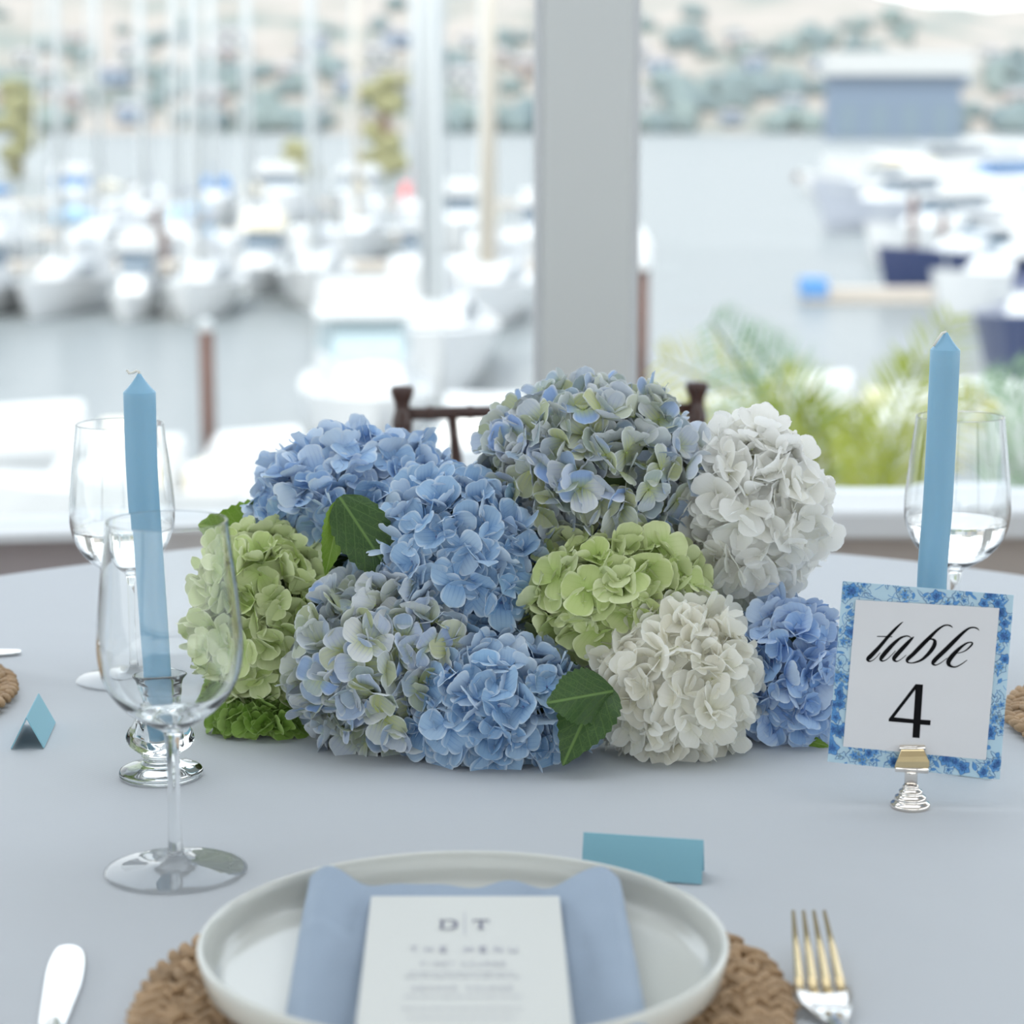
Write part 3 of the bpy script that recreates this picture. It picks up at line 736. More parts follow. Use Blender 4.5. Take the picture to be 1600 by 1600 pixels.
# menu card
def menu():
    mz = TZ + .0385; cn = Vector((0, .05, 1)).normalized()
    c0 = onz(727, 1480, mz)
    P4 = [plane_hit(580, 1400, c0, cn), plane_hit(874, 1400, c0, cn)]
    bl, br = plane_hit(555, 1610, c0, cn), plane_hit(896, 1610, c0, cn)
    lo = [bl, br, P4[1], P4[0]]
    base = Vector((c0.x, c0.y, mz))
    t = thing('menu_card', 'cream menu card with grey lettering on the blue napkin', 'card', base)
    MB().hexa([p - base - cn * .0006 for p in lo], [p - base for p in lo]).build('card', M['menu'], t)
    s = 1 / 4.2105
    def q(pts): return [(540 + x * s, 1380 + y * s, w * s) for x, y, w in pts]
    def poly(pts): return ([(540 + x * s, 1380 + y * s) for x, y in pts], [tuple(range(len(pts)))])
    sh = []
    # D
    sh += [poly([(624, 246), (646, 246), (646, 304), (624, 304)]), poly([(614, 244), (650, 244), (650, 249), (614, 249)]), poly([(614, 300), (650, 300), (650, 306), (614, 306)])]
    sh += [stroke2d(q([(646, 246, 5), (690, 247, 7), (722, 262, 22), (726, 276, 24), (720, 290, 22), (690, 303, 7), (646, 304, 5)]))]
    # T
    sh += [poly([(879, 246), (902, 246), (902, 306), (879, 306)]), poly([(838, 244), (944, 244), (944, 251), (838, 251)]), poly([(838, 251), (846, 251), (843, 266), (838, 266)]), poly([(936, 251), (944, 251), (944, 266), (939, 266)]), poly([(868, 301), (914, 301), (914, 307), (868, 307)])]
    print_on(t, 'monogram', sh, c0, cn, .0004, M['ink_soft'], base)
    print_on(t, 'divider_line', [poly([(780, 196), (786, 196), (786, 344), (780, 344)])], c0, cn, .0004, M['ink_pale'], base)
    G = {'T': [[(0, 0), (1, 0)], [(.5, 0), (.5, 1)]], 'H': [[(0, 0), (0, 1)], [(1, 0), (1, 1)], [(0, .5), (1, .5)]], 'E': [[(1, 0), (0, 0), (0, 1), (1, 1)], [(0, .5), (.8, .5)]],
         'M': [[(0, 1), (0, 0), (.5, .8), (1, 0), (1, 1)]], 'N': [[(0, 1), (0, 0), (1, 1), (1, 0)]], 'U': [[(0, 0), (0, .8), (.3, 1), (.7, 1), (1, .8), (1, 0)]],
         'F': [[(1, 0), (0, 0), (0, 1)], [(0, .5), (.8, .5)]], 'I': [[(.5, 0), (.5, 1)]], 'R': [[(0, 1), (0, 0), (.8, 0), (1, .25), (.8, .5), (0, .5)], [(.5, .5), (1, 1)]],
         'S': [[(1, .1), (.6, 0), (.1, .1), (.1, .4), (.9, .6), (.9, .9), (.4, 1), (0, .9)]], 'C': [[(1, .15), (.6, 0), (.1, .2), (0, .5), (.1, .8), (.6, 1), (1, .85)]],
         'O': [[(.5, 0), (.1, .2), (0, .5), (.1, .8), (.5, 1), (.9, .8), (1, .5), (.9, .2), (.5, 0)]], 'D': [[(0, 0), (0, 1), (.6, 1), (1, .7), (1, .3), (.6, 0), (0, 0)]]}
    def word(txt, x, y, w, h, pitch, th):
        out = []
        for ch in txt:
            for pl_ in G.get(ch, []):
                pts = [(x + a * w, y + b * h, th) for a, b in pl_]
                for i in range(len(pts) - 1): out.append(stroke2d(q([pts[i], pts[i + 1]]), 1))
            x += pitch
        return out
    print_on(t, 'heading', word('THE', 428, 424, 42, 32, 98, 9) + word('MENU', 786, 424, 46, 32, 98, 9), c0, cn, .0004, M['ink_pale'], base)
    print_on(t, 'course_heading', word('FIRST', 500, 524, 26, 24, 46, 5) + word('COURSE', 768, 524, 28, 24, 51, 5), c0, cn, .0004, M['ink_pale'], base)
    print_on(t, 'course_heading', word('SECOND', 440, 684, 28, 24, 52, 5) + word('COURSE', 800, 684, 28, 24, 53, 5), c0, cn, .0004, M['ink_pale'], base)
    rg = random.Random(3); dash = []
    for (y, x0, x1) in ((590, 420, 1120), (618, 385, 1160), (748, 385, 1160), (826, 365, 1180), (884, 410, 1130), (960, 390, 1150)):
        x = x0
        while x < x1:
            w = rg.uniform(30, 95); dash.append(poly([(x, y), (min(x + w, x1), y), (min(x + w, x1), y + 5), (x, y + 5)])); x += w + 16
    o = print_on(t, 'small_print', dash, c0, cn, .0004, M['ink_pale'], base); o['kind'] = 'stuff'
menu()

# cutlery
def fork():
    t0 = onz(1264, 1424, TZ + .020)
    zt, zr_ = TZ + .020, TZ + .010
    root = onz(1285, 1545, zr_); base = Vector((root.x, root.y, TZ))
    t = thing('dinner_fork', 'silver dinner fork beside the woven placemat, tines pointing away', 'fork', base)
    for a, b in ((1239.5, 1250), (1255.5, 1271.5), (1271.5, 1293.5), (1288, 1315.5)):
        pts = [onz(b, 1552, zr_ - .001), onz(b - (b - a) * .15, 1530, zr_ + .0005), onz((a + b) / 2 - 1, 1480, TZ + .012), onz(a, 1424, zt)]
        MB().tube([p - base for p in pts], [.0026, .0024, .0019, .0010], 8).build('tine', M['gold'], t, smooth=True)
    # head: a curved plate narrowing into the neck, then the handle
    cs = [(1546, 1246, 1327, .0100), (1560, 1245, 1331, .0075), (1572, 1252, 1330, .0055), (1582, 1275, 1328, .0060), (1594, 1296, 1326, .0090), (1615, 1310, 1334, .0125), (1700, 1344, 1366, .0150), (1800, 1376, 1404, .0120), (1900, 1404, 1446, .0060), (1960, 1426, 1462, .0040)]
    vs = []; fs = []; k = 7
    for (py, x0, x1, z) in cs:
        a, b = onz(x0, py, TZ + z), onz(x1, py, TZ + z)
        for s_ in (0, 1):
            for i in range(k):
                u = i / (k - 1); p = a.lerp(b, u) - base; p.z += (.0022 * (2 * u - 1) ** 2 if py < 1580 else -.001 * (2 * u - 1) ** 2) - s_ * .0022; vs.append(p)
    for j in range(len(cs) - 1):
        o = j * 2 * k
        for i in range(k - 1):
            fs.append((o + i, o + i + 1, o + 2 * k + i + 1, o + 2 * k + i)); fs.append((o + k + i + 1, o + k + i, o + 3 * k + i, o + 3 * k + i + 1))
        fs.append((o, o + 2 * k, o + 3 * k, o + k)); fs.append((o + k - 1, o + 2 * k - 1, o + 4 * k - 1, o + 3 * k - 1))
    fs.append(tuple(range(k)) + tuple(range(2 * k - 1, k - 1, -1)))
    MB().add(vs, fs).build('handle', M['silver'], t, smooth=True)
fork()
def knife_mb(blade):
    # local: x across, y along, tip at +y
    out = blade
    vs = []; fs = []; n = len(out)
    for z in (.0003, .0022): vs += [(x, y, z) for x, y in out]
    fs.append(tuple(range(n - 1, -1, -1))); fs.append(tuple(range(n, 2 * n)))
    for i in range(n): fs.append((i, (i + 1) % n, n + (i + 1) % n, n + i))
    return MB().add(vs, fs)
def knife(loc, rz, label):
    t = thing('butter_knife', label, 'knife', loc, rz, 'butter knives')
    pr_ = [(-.0065, -.11), (-.0085, -.06), (-.0092, -.03), (-.0072, -.006), (-.0045, -.001), (0, 0), (.005, -.004), (.0085, -.014), (.0102, -.032), (.0100, -.06), (.0065, -.11)]
    knife_mb([(x, y) for x, y in smooth_line([(a, b) for a, b in pr_], 4)][::-1]).build('blade', M['silver'], t, bevel=.0006)
    MB().tube([(0, -.108, .002), (0, -.13, .0042), (0, -.20, .0052), (0, -.225, .005)], [.0042, .0045, .0060, .0048], 12).build('handle', M['silver'], t, smooth=True)
    return t
tp = onz(110, 1484); kd = onz(84, 1600)
k1 = knife((tp.x, tp.y, TZ + .0008), math.atan2(-(tp.x - kd.x), tp.y - kd.y), 'silver butter knife beside the plate at the near left')
tp = onz(33, 1023)
knife((tp.x, tp.y, TZ + .0008), D(-88), 'silver butter knife tip showing above the left placemat')

# tent cards
def tent(b0, b1, b2, b3, h, label):
    """b0,b1 near end base (two sides), b2,b3 far end base in the same order"""
    base = (b0 + b1 + b2 + b3) / 4; base.z = TZ
    t = thing('place_card', label, 'place card', base, 0, 'blue tent place cards')
    r0 = (b0 + b1) / 2 - base; r1 = (b2 + b3) / 2 - base; r0.z = r1.z = h
    for nm, (p, q, e) in (('front_panel', (b0, b2, 1)), ('back_panel', (b1, b3, -1))):
        p = p - base; q = q - base; p.z = q.z = .0009
        nrm = (q - p).cross(r0 - p).normalized() * .0004
        o = MB().hexa([p - nrm, q - nrm, r1 - nrm, r0 - nrm], [p + nrm, q + nrm, r1 + nrm, r0 + nrm]).build(nm, M['card'], t)
    return t
n0, n1, n3 = onz(17.5, 1172), onz(68.5, 1170.6), onz(86.5, 1131)
tent(n0, n1, n3 - n1 + n0, n3, .0235, 'small blue tent place card seen end-on at the far left')
a0, a1 = onz(908, 1371), onz(1096.5, 1384); bk = Vector((.0035, .024, 0))
tent(a0, a0 + bk, a1, a1 + bk, .0238, 'blank blue tent place card behind the cream plate')
a0, a1 = onz(1496, 1212.5), onz(1549, 1219.5); bk = Vector((-.012, .020, 0))
tent(a0, a0 + bk, a1, a1 + bk, .0238, 'blue tent place card hidden behind the table number')

# ================================================================== GLASSWARE
def wine_glass(loc, sc, label, water=None):
    t = thing('wine_glass', label, 'glass', loc, 0, 'stemmed wine glasses')
    # bowl: outer then inner wall, metres for a 0.214 m glass
    outer = [(.0052, .086), (.0075, .0885), (.0150, .0925), (.0260, .1000), (.0350, .1100), (.0405, .1220), (.0427, .1350), (.0425, .1480), (.0410, .1650), (.0388, .1850), (.0366, .2020), (.0354, .2135)]
    outer = smooth_line(outer, 3)[:-1] + [(.03548, .2126), (.03542, .2132), (.0354, .2135)]
    inner = [(max(r - (.0010 - .0004 * max(0, (z - .13) / .085) if z > .11 else .0013), .0002), z + (.0022 if z < .094 else .0009 if z < .11 else 0)) for r, z in outer]
    inner = [p for p in inner if p[0] > .004]
    rim = [(.03518, .21375), (.0349, .2137)]
    bowl = [(0, .0855)] + outer + rim + inner[::-1] + [(0, inner[0][1] - .0004)]
    stem = smooth_line([(.0098, .0062), (.0062, .0095), (.0045, .0150), (.0039, .026), (.0036, .045), (.0037, .065), (.0042, .078), (.0050, .0850)], 3)
    foot = [(0, .0004), (.010, .0004), (.036, .0004), (.0398, .0004), (.0405, .00045), (.0425, .0011), (.0424, .0019), (.0400, .0024), (.030, .0032), (.018, .0046)] + stem
    # one closed skin: foot + stem + bowl
    MB().lathe([(r * sc, z * sc) for r, z in foot + outer + rim + inner[::-1] + [(0, inner[0][1] - .0004)]], 72, closed=False).build('bowl_and_stem', M['glass'], t, smooth=True)
    if water:
        lv = water
        prof = [(0, inner[0][1] + .0001)] + [(r - .00025, z + .0002) for r, z in inner if z < lv]
        rr = [r for r, z in inner if z < lv][-1] - .00025
        prof += [(rr - .0004, lv), (0, lv)]
        w = MB().lathe([(r * sc, z * sc) for r, z in prof], 64).build('water', M['water_drink'], smooth=False, loc=loc)
        tag(w, label=label.split(' with water')[0].replace('wine glass', 'still water in the wine glass') , cat='water', group='water in the far glasses')
    return t
g = onz(275, 1361); wine_glass((g.x, g.y, TZ - .0006), 1.0, 'empty wine glass standing in front of the left candle')
g = onz(199, 1062); wine_glass((g.x, g.y, TZ - .0006), .975, 'wine glass with water, farther back at the left', .128)
g = onz(1487, 1052); wine_glass((g.x, g.y, TZ - .0006), .99, 'wine glass with water, behind the right candle', .128)
for o in bpy.data.objects:
    if o.name.startswith('water') and o.get('category'):
        o['label'] = 'water half filling the far wine glass at left' if o.location.x < 0 else 'water half filling the wine glass behind the right candle'

# candles in crystal holders
def holder(loc, label):
    t = thing('candle_holder', label, 'candle holder', loc, 0, 'crystal candle holders')
    foot = [(0, .0002), (.008, .0002), (.022, .0002), (.0258, .0002), (.0265, .0003), (.0283, .0016), (.0286, .0036), (.0272, .0058), (.0225, .0078), (.0150, .0096), (.0122, .0116)]
    neck = [(.0118, .0130), (.0132, .0146), (.0126, .0160)]
    body = [(.0160, .0180), (.0215, .0220), (.0236, .0270), (.0222, .0320), (.0188, .0375), (.0164, .0430), (.0156, .0490), (.0160, .0560), (.0176, .0620), (.0196, .0665), (.0200, .0682), (.0190, .0688)]
    sock = [(.0150, .0640), (.0122, .0580), (.0114, .0540), (.0112, .0300), (.0104, .0262), (0, .0258)]
    prof = smooth_line(foot + neck + body + sock, 3)
    prof = [(max(0, r), max(.0002, z)) for r, z in prof]
    o = MB().lathe(prof, 64).build('stem_and_cup', M['crystal'], t, smooth=True)
    # pressed flutes on the knob
    for v in o.data.vertices:
        z = v.co.z; k = math.exp(-((z - .027) / .008) ** 2); r = math.hypot(v.co.x, v.co.y)
        if r > .0145 and k > .02:
            a = math.atan2(v.co.y, v.co.x); s = 1 - .10 * k * (.5 - .5 * math.cos(a * 6)); v.co.x *= s; v.co.y *= s
    return t
def candle(pts, rad, tipvec, wick, label, loc):
    """pts: centre line from bottom to shoulder"""
    base = Vector(pts[0]); t = thing('taper_candle', label, 'candle', base, 0, 'pale blue taper candles')
    L = [Vector(p) for p in smooth_line([tuple(p) for p in pts], 6)]
    d = (L[-1] - L[-3]).normalized(); n = len(L)
    line = [p - base for p in L]; rs = [rad[0] + (rad[1] - rad[0]) * i / (n - 1) for i in range(n)]
    e = line[-1]; R = rs[-1]
    line += [e + d * .0006, e + d * .003, e + d * .0065, e + d * .010, e + d * .0122, e + d * .0128]
    rs += [R * .97, R * .74, R * .47, R * .24, R * .12, R * .02]
    MB().tube(line, rs, 32).build('wax', M['wax'], t, smooth=True)
    MB().tube([e + d * .0115 + Vector(w) for w in wick], .0009, 6).build('wick', M['wick'], t, smooth=True)
    return t
h = onz(252, 1213); holder((h.x, h.y, TZ + .0004), 'small crystal candle holder under the left candle')
HY = h.y
bot = Vector((h.x, h.y, TZ + .0275))
cp = [bot] + [at(x, y, HY) for x, y in ((244, 1050), (233, 901), (222, 740), (218, 613))]
candle(cp, (.0098, .0108), None, [(0, 0, 0), (0, 0, .0022), (-.0015, 0, .0028), (-.004, .001, .0016), (-.0065, 0, .0012), (-.0080, 0, .0034)], 'pale blue taper candle with a curled white wick, at the left', h)
h = onz(1452, 1205); hb = Vector((at(1452, 1205, 1.55).x, 1.55, TZ - .0003)); holder(hb, 'crystal candle holder hidden behind the table number')
bot = Vector((hb.x, 1.55, TZ + .0275))
cp = [bot] + [at(x, y, 1.55) for x, y in ((1456, 912), (1466, 775), (1477, 547))]
candle(cp, (.0104, .0103), None, [(0, 0, .001), (-.003, -.002, .0005), (-.006, -.003, -.0035), (-.009, -.003, -.0085)], 'pale blue taper candle rising behind the table number', hb)

# ================================================================== TABLE NUMBER
def toile_mat(name, c): return mat(name, c, 0.5)
def sign():
    base = onz(1422, 1262); base.z = TZ + .0004
    t = thing('table_number', 'framed table number card in a gold clip stand beside the hydrangeas', 'table sign', base)
    Yb, Yt = base.y + .003, base.y + .020
    p0 = at(1293, 1190, Yb); p1 = at(1562, 1218, Yb - .006); p2 = at(1317, 908, Yt)
    nrm = (p1 - p0).cross(p2 - p0).normalized()
    if nrm.y > 0: nrm = -nrm
    H = lambda x, y: plane_hit(x, y, p0, nrm) - base
    q = [H(1293, 1190), H(1562, 1218), H(1584, 930), H(1317, 908)]
    pale = toile_mat('toile_pale_blue', (0.435, 0.609, 0.713)); mid = toile_mat('toile_mid_blue', (.08, .27, .58)); dark = toile_mat('toile_dark_blue', (.025, .12, .36)); lite = toile_mat('toile_light_blue', (0.365, 0.557, 0.696))
    MB().hexa([p - nrm * .0012 for p in q], q).build('backing_card', pale, t)
    # printed flowers and leaves of the border, clipped to the border band
    TL, TR_, BR, BL = (1317, 908), (1584, 930), (1562, 1218), (1293, 1190)
    iTL, iTR, iBR, iBL = (1337, 937), (1561, 950), (1540, 1190), (1317, 1167)
    def inside(x, y, quad):
        s = None
        for i in range(4):
            a, b = quad[i], quad[(i + 1) % 4]; c = (b[0] - a[0]) * (y - a[1]) - (b[1] - a[1]) * (x - a[0])
            if s is None: s = c > 0
            elif (c > 0) != s: return False
        return True
    def clip(poly, quad):
        """Sutherland-Hodgman against a convex quad given clockwise on screen"""
        out = poly
        for i in range(4):
            a, b = quad[i], quad[(i + 1) % 4]; res = []
            f = lambda p: (b[0] - a[0]) * (p[1] - a[1]) - (b[1] - a[1]) * (p[0] - a[0])
            for j in range(len(out)):
                p, r = out[j], out[(j + 1) % len(out)]; fp, fr = f(p), f(r)
                if fp >= 0: res.append(p)
                if (fp >= 0) != (fr >= 0):
                    u = fp / (fp - fr); res.append((p[0] + (r[0] - p[0]) * u, p[1] + (r[1] - p[1]) * u))
            out = res
            if len(out) < 3: return None
        return out
    quad = [TL, TR_, BR, BL]
    rg = random.Random(21); L_ = {k: [] for k in range(6)}
    def put(k, poly):
        c = clip(poly, quad)
        if c: L_[k].append((c, [tuple(range(len(c)))]))
    def petal(cx, cy, a, l, w, k, n=9):
        pts = []
        for i in range(n):
            u = i / (n - 1); pts.append((u * l, w * math.sin(PI * u ** .8)))
        for i in range(n - 2, 0, -1):
            u = i / (n - 1); pts.append((u * l, -w * math.sin(PI * u ** .8)))
        ca, sa = math.cos(a), math.sin(a); put(k, [(cx + x * ca - y * sa, cy + x * sa + y * ca) for x, y in pts])
    def side_pt():
        s = rg.random() * 4; u = rg.random(); v = rg.uniform(.05, .95); o, i = [(TL, iTL, TR_, iTR), (TR_, iTR, BR, iBR), (BR, iBR, BL, iBL), (BL, iBL, TL, iTL)][int(s)][0:2], [(TR_, iTR), (BR, iBR), (BL, iBL), (TL, iTL)][int(s)]
        a = (o[0][0] + (i[0][0] - o[0][0]) * u, o[0][1] + (i[0][1] - o[0][1]) * u); b = (o[1][0] + (i[1][0] - o[1][0]) * u, o[1][1] + (i[1][1] - o[1][1]) * u)
        return a[0] + (b[0] - a[0]) * v, a[1] + (b[1] - a[1]) * v
    for _ in range(60):        # stems
        x, y = side_pt(); a = rg.uniform(0, 2 * PI); pts = []
        for k in range(5): pts.append((x, y, .9)); x += 6 * math.cos(a); y += 6 * math.sin(a); a += rg.uniform(-.6, .6)
        vs, fs = stroke2d(pts, 3)
        for f in fs: put(0, [vs[i] for i in f])
    for _ in range(150):       # leaves, some only outlined
        x, y = side_pt(); a = rg.uniform(0, 2 * PI); l = rg.uniform(8, 18); w = rg.uniform(1.8, 3.8)
        if rg.random() < .5: petal(x, y, a, l, w, 1); petal(x + 1.2 * math.cos(a), y + 1.2 * math.sin(a), a, l - 3, w * .55, 4)
        else: petal(x, y, a, l, w, 2); petal(x + .8 * math.cos(a), y + .8 * math.sin(a), a, l - 1.8, w - .75, 3)
    for _ in range(80):        # flowers: outlined round petals about a dark eye
        x, y = side_pt(); n = rg.choice((5, 5, 6)); l = rg.uniform(7, 13); a0 = rg.uniform(0, 6); solid = rg.random() < .4
        for k in range(n):
            a = a0 + 2 * PI * k / n + rg.uniform(-.1, .1)
            petal(x, y, a, l + .8, l * .47, 2); petal(x + .5 * math.cos(a), y + .5 * math.sin(a), a, l - .6, l * .47 - .8, 4 if solid else 3)
            petal(x, y, a, l * .62, l * .12, 4 if not solid else 5)
        petal(x - 1.6, y, 0, 3.2, 1.6, 5)
    for k, m in enumerate((mid, mid, dark, lite, mid, dark)):
        o = print_on(t, 'floral_print', L_[k], p0, nrm, .00010 + .00010 * k, m, base); o['kind'] = 'stuff'
    # white paper, slightly proud, with a soft curl at its top edge
    tl, tr, br, bl = H(1337, 937), H(1561, 950), H(1540, 1187), H(1317, 1166)
    vs = []; fs = []; n = 10
    for lay in (0, 1):
        for j in range(n + 1):
            for i in range(n + 1):
                u, v = i / n, j / n; p = tl.lerp(tr, u).lerp(bl.lerp(br, u), v)
                vs.append(p + nrm * (.0013 if lay else .0007))
    N = (n + 1) ** 2
    for j in range(n):
        for i in range(n):
            a = N + j * (n + 1) + i; fs.append((a, a + n + 1, a + n + 2, a + 1))
    rimv = [i for i in range(n + 1)] + [j * (n + 1) + n for j in range(1, n + 1)] + [n * (n + 1) + i for i in range(n - 1, -1, -1)] + [j * (n + 1) for j in range(n - 1, 0, -1)]
    for a, b in zip(rimv, rimv[1:] + rimv[:1]): fs.append((a, b, N + b, N + a))
    MB().add(vs, fs).build('paper', M['paper'], t)
    s = 1 / 6.957
    W = lambda pts: [(1340 + x * s, 950 + y * s, (w * 1.08 + 1.5) * s) for x, y, w in pts]
    PY = lambda pts: ([(1340 + x * s, 950 + y * s) for x, y in pts], [tuple(range(len(pts)))])
    letters = {
     't': [[(492, 149, 3), (462, 172, 14), (400, 232, 25), (330, 308, 30), (235, 420, 36), (150, 510, 42), (113, 548, 40), (112, 570, 22), (140, 576, 10), (190, 545, 6), (245, 482, 5)], [(208, 307, 7), (290, 308, 9), (373, 311, 8)]],
     'a': [[(578, 322, 6), (552, 306, 12), (515, 305, 14), (460, 326, 22), (390, 385, 34), (315, 465, 42), (262, 530, 40), (250, 560, 28), (272, 574, 13), (315, 556, 7), (370, 505, 6), (410, 462, 5)],
           [(610, 310, 4), (582, 335, 24), (520, 400, 38), (450, 475, 42), (402, 530, 42), (394, 560, 32), (420, 578, 13), (462, 560, 7), (525, 510, 5)]],
     'b': [[(1028, 212, 6), (1010, 195, 12), (970, 184, 13), (925, 195, 16), (860, 240, 24), (770, 328, 36), (690, 408, 40), (600, 500, 38), (545, 550, 36), (535, 578, 22), (560, 594, 11), (620, 590, 14), (700, 556, 24), (780, 480, 36), (828, 408, 40), (836, 360, 32), (812, 338, 16), (770, 344, 9), (710, 382, 6), (640, 446, 4)]],
     'l': [[(1316, 241, 5), (1295, 220, 12), (1255, 210, 14), (1210, 218, 17), (1150, 260, 26), (1060, 345, 38), (960, 445, 42), (870, 530, 42), (822, 582, 40), (818, 608, 24), (850, 618, 10), (900, 594, 7), (970, 542, 5)]],
     'e': [[(1058, 492, 4), (1110, 484, 7), (1170, 460, 11), (1222, 415, 16), (1244, 384, 15), (1226, 371, 11), (1180, 382, 15), (1110, 432, 28), (1035, 508, 42), (988, 572, 46), (988, 612, 36), (1025, 636, 17), (1070, 636, 11), (1130, 605, 8), (1186, 564, 5)]],
    }
    for i, (ch, strokes) in enumerate(letters.items()):
        print_on(t, 'letter', [stroke2d(W(p), 8) for p in strokes], p0, nrm, .00142 + .00002 * i, M['ink'], base)
    print_on(t, 'numeral', [PY([(628, 825), (708, 830), (670, 1411), (592, 1405)]), PY([(628, 825), (642, 862), (392, 1188), (335, 1203)]), PY([(335, 1202), (392, 1185), (606, 1207), (603, 1252), (335, 1230)]), PY([(680, 1210), (791, 1218), (787, 1273), (676, 1264)])],
             p0, nrm, .00142, M['ink'], base)
    # stand: tiered foot, column, spring clip
    prof = [(0, 0), (.0124, 0), (.0130, .0010), (.0130, .0026), (.0124, .0034), (.0112, .0042), (.0098, .0050), (.0104, .0062), (.0100, .0076), (.0086, .0084), (.0074, .0094), (.0078, .0104), (.0074, .0116), (.0058, .0124), (.0050, .0136), (.0054, .0144), (.0048, .0152), (.0042, .0156)]
    MB().lathe(prof, 40).build('foot', M['chrome'], t, smooth=True)
    cz = (H(1423, 1200)).z
    MB().tube([(0, 0, .015), (0, 0, cz + .004)], .0042, 18).build('column', M['chrome'], t, smooth=True)
    def clip_mb(sgn):
        rows = [(1200, 1397, 1448, .0050), (1196, 1396, 1450, .0062), (1188, 1398, 1450, .0072), (1180, 1402, 1446, .0066), (1172, 1406, 1443, .0045), (1167, 1407, 1443, .0028), (1164, 1405, 1445, .0022)]
        vs = []; fs = []
        for py, x0, x1, o in rows:
            for x in (x0, x1): vs.append(H(x, py) + nrm * (o if sgn > 0 else -o - .0004))
            for x in (x0, x1): vs.append(H(x, py) + nrm * ((o - .0009) if sgn > 0 else -o + .0005))
        for j in range(len(rows) - 1):
            a, b = j * 4, j * 4 + 4; fs += [(a, a + 1, b + 1, b), (a + 3, a + 2, b + 2, b + 3), (a, b, b + 2, a + 2), (a + 1, a + 3, b + 3, b + 1)]
        fs += [(1, 0, 2, 3), (len(vs) - 4, len(vs) - 3, len(vs) - 1, len(vs) - 2)]
        return MB().add(vs, fs)
    clip_mb(1).build('clip', M['gold'], t, bevel=.0003); clip_mb(-1).build('clip', M['gold'], t)
    a, b = H(1404.5, 1168) + nrm * .0026, H(1444.5, 1168) + nrm * .0026
    MB().tube([a, b], .0016, 10).build('clip_lip', M['chrome'], t, smooth=True)
    a, b = H(1398, 1199) + nrm * .0035, H(1449, 1202) + nrm * .0035
    MB().tube([a, b], .0024, 10).build('clip_hinge', M['chrome'], t, smooth=True)
sign()

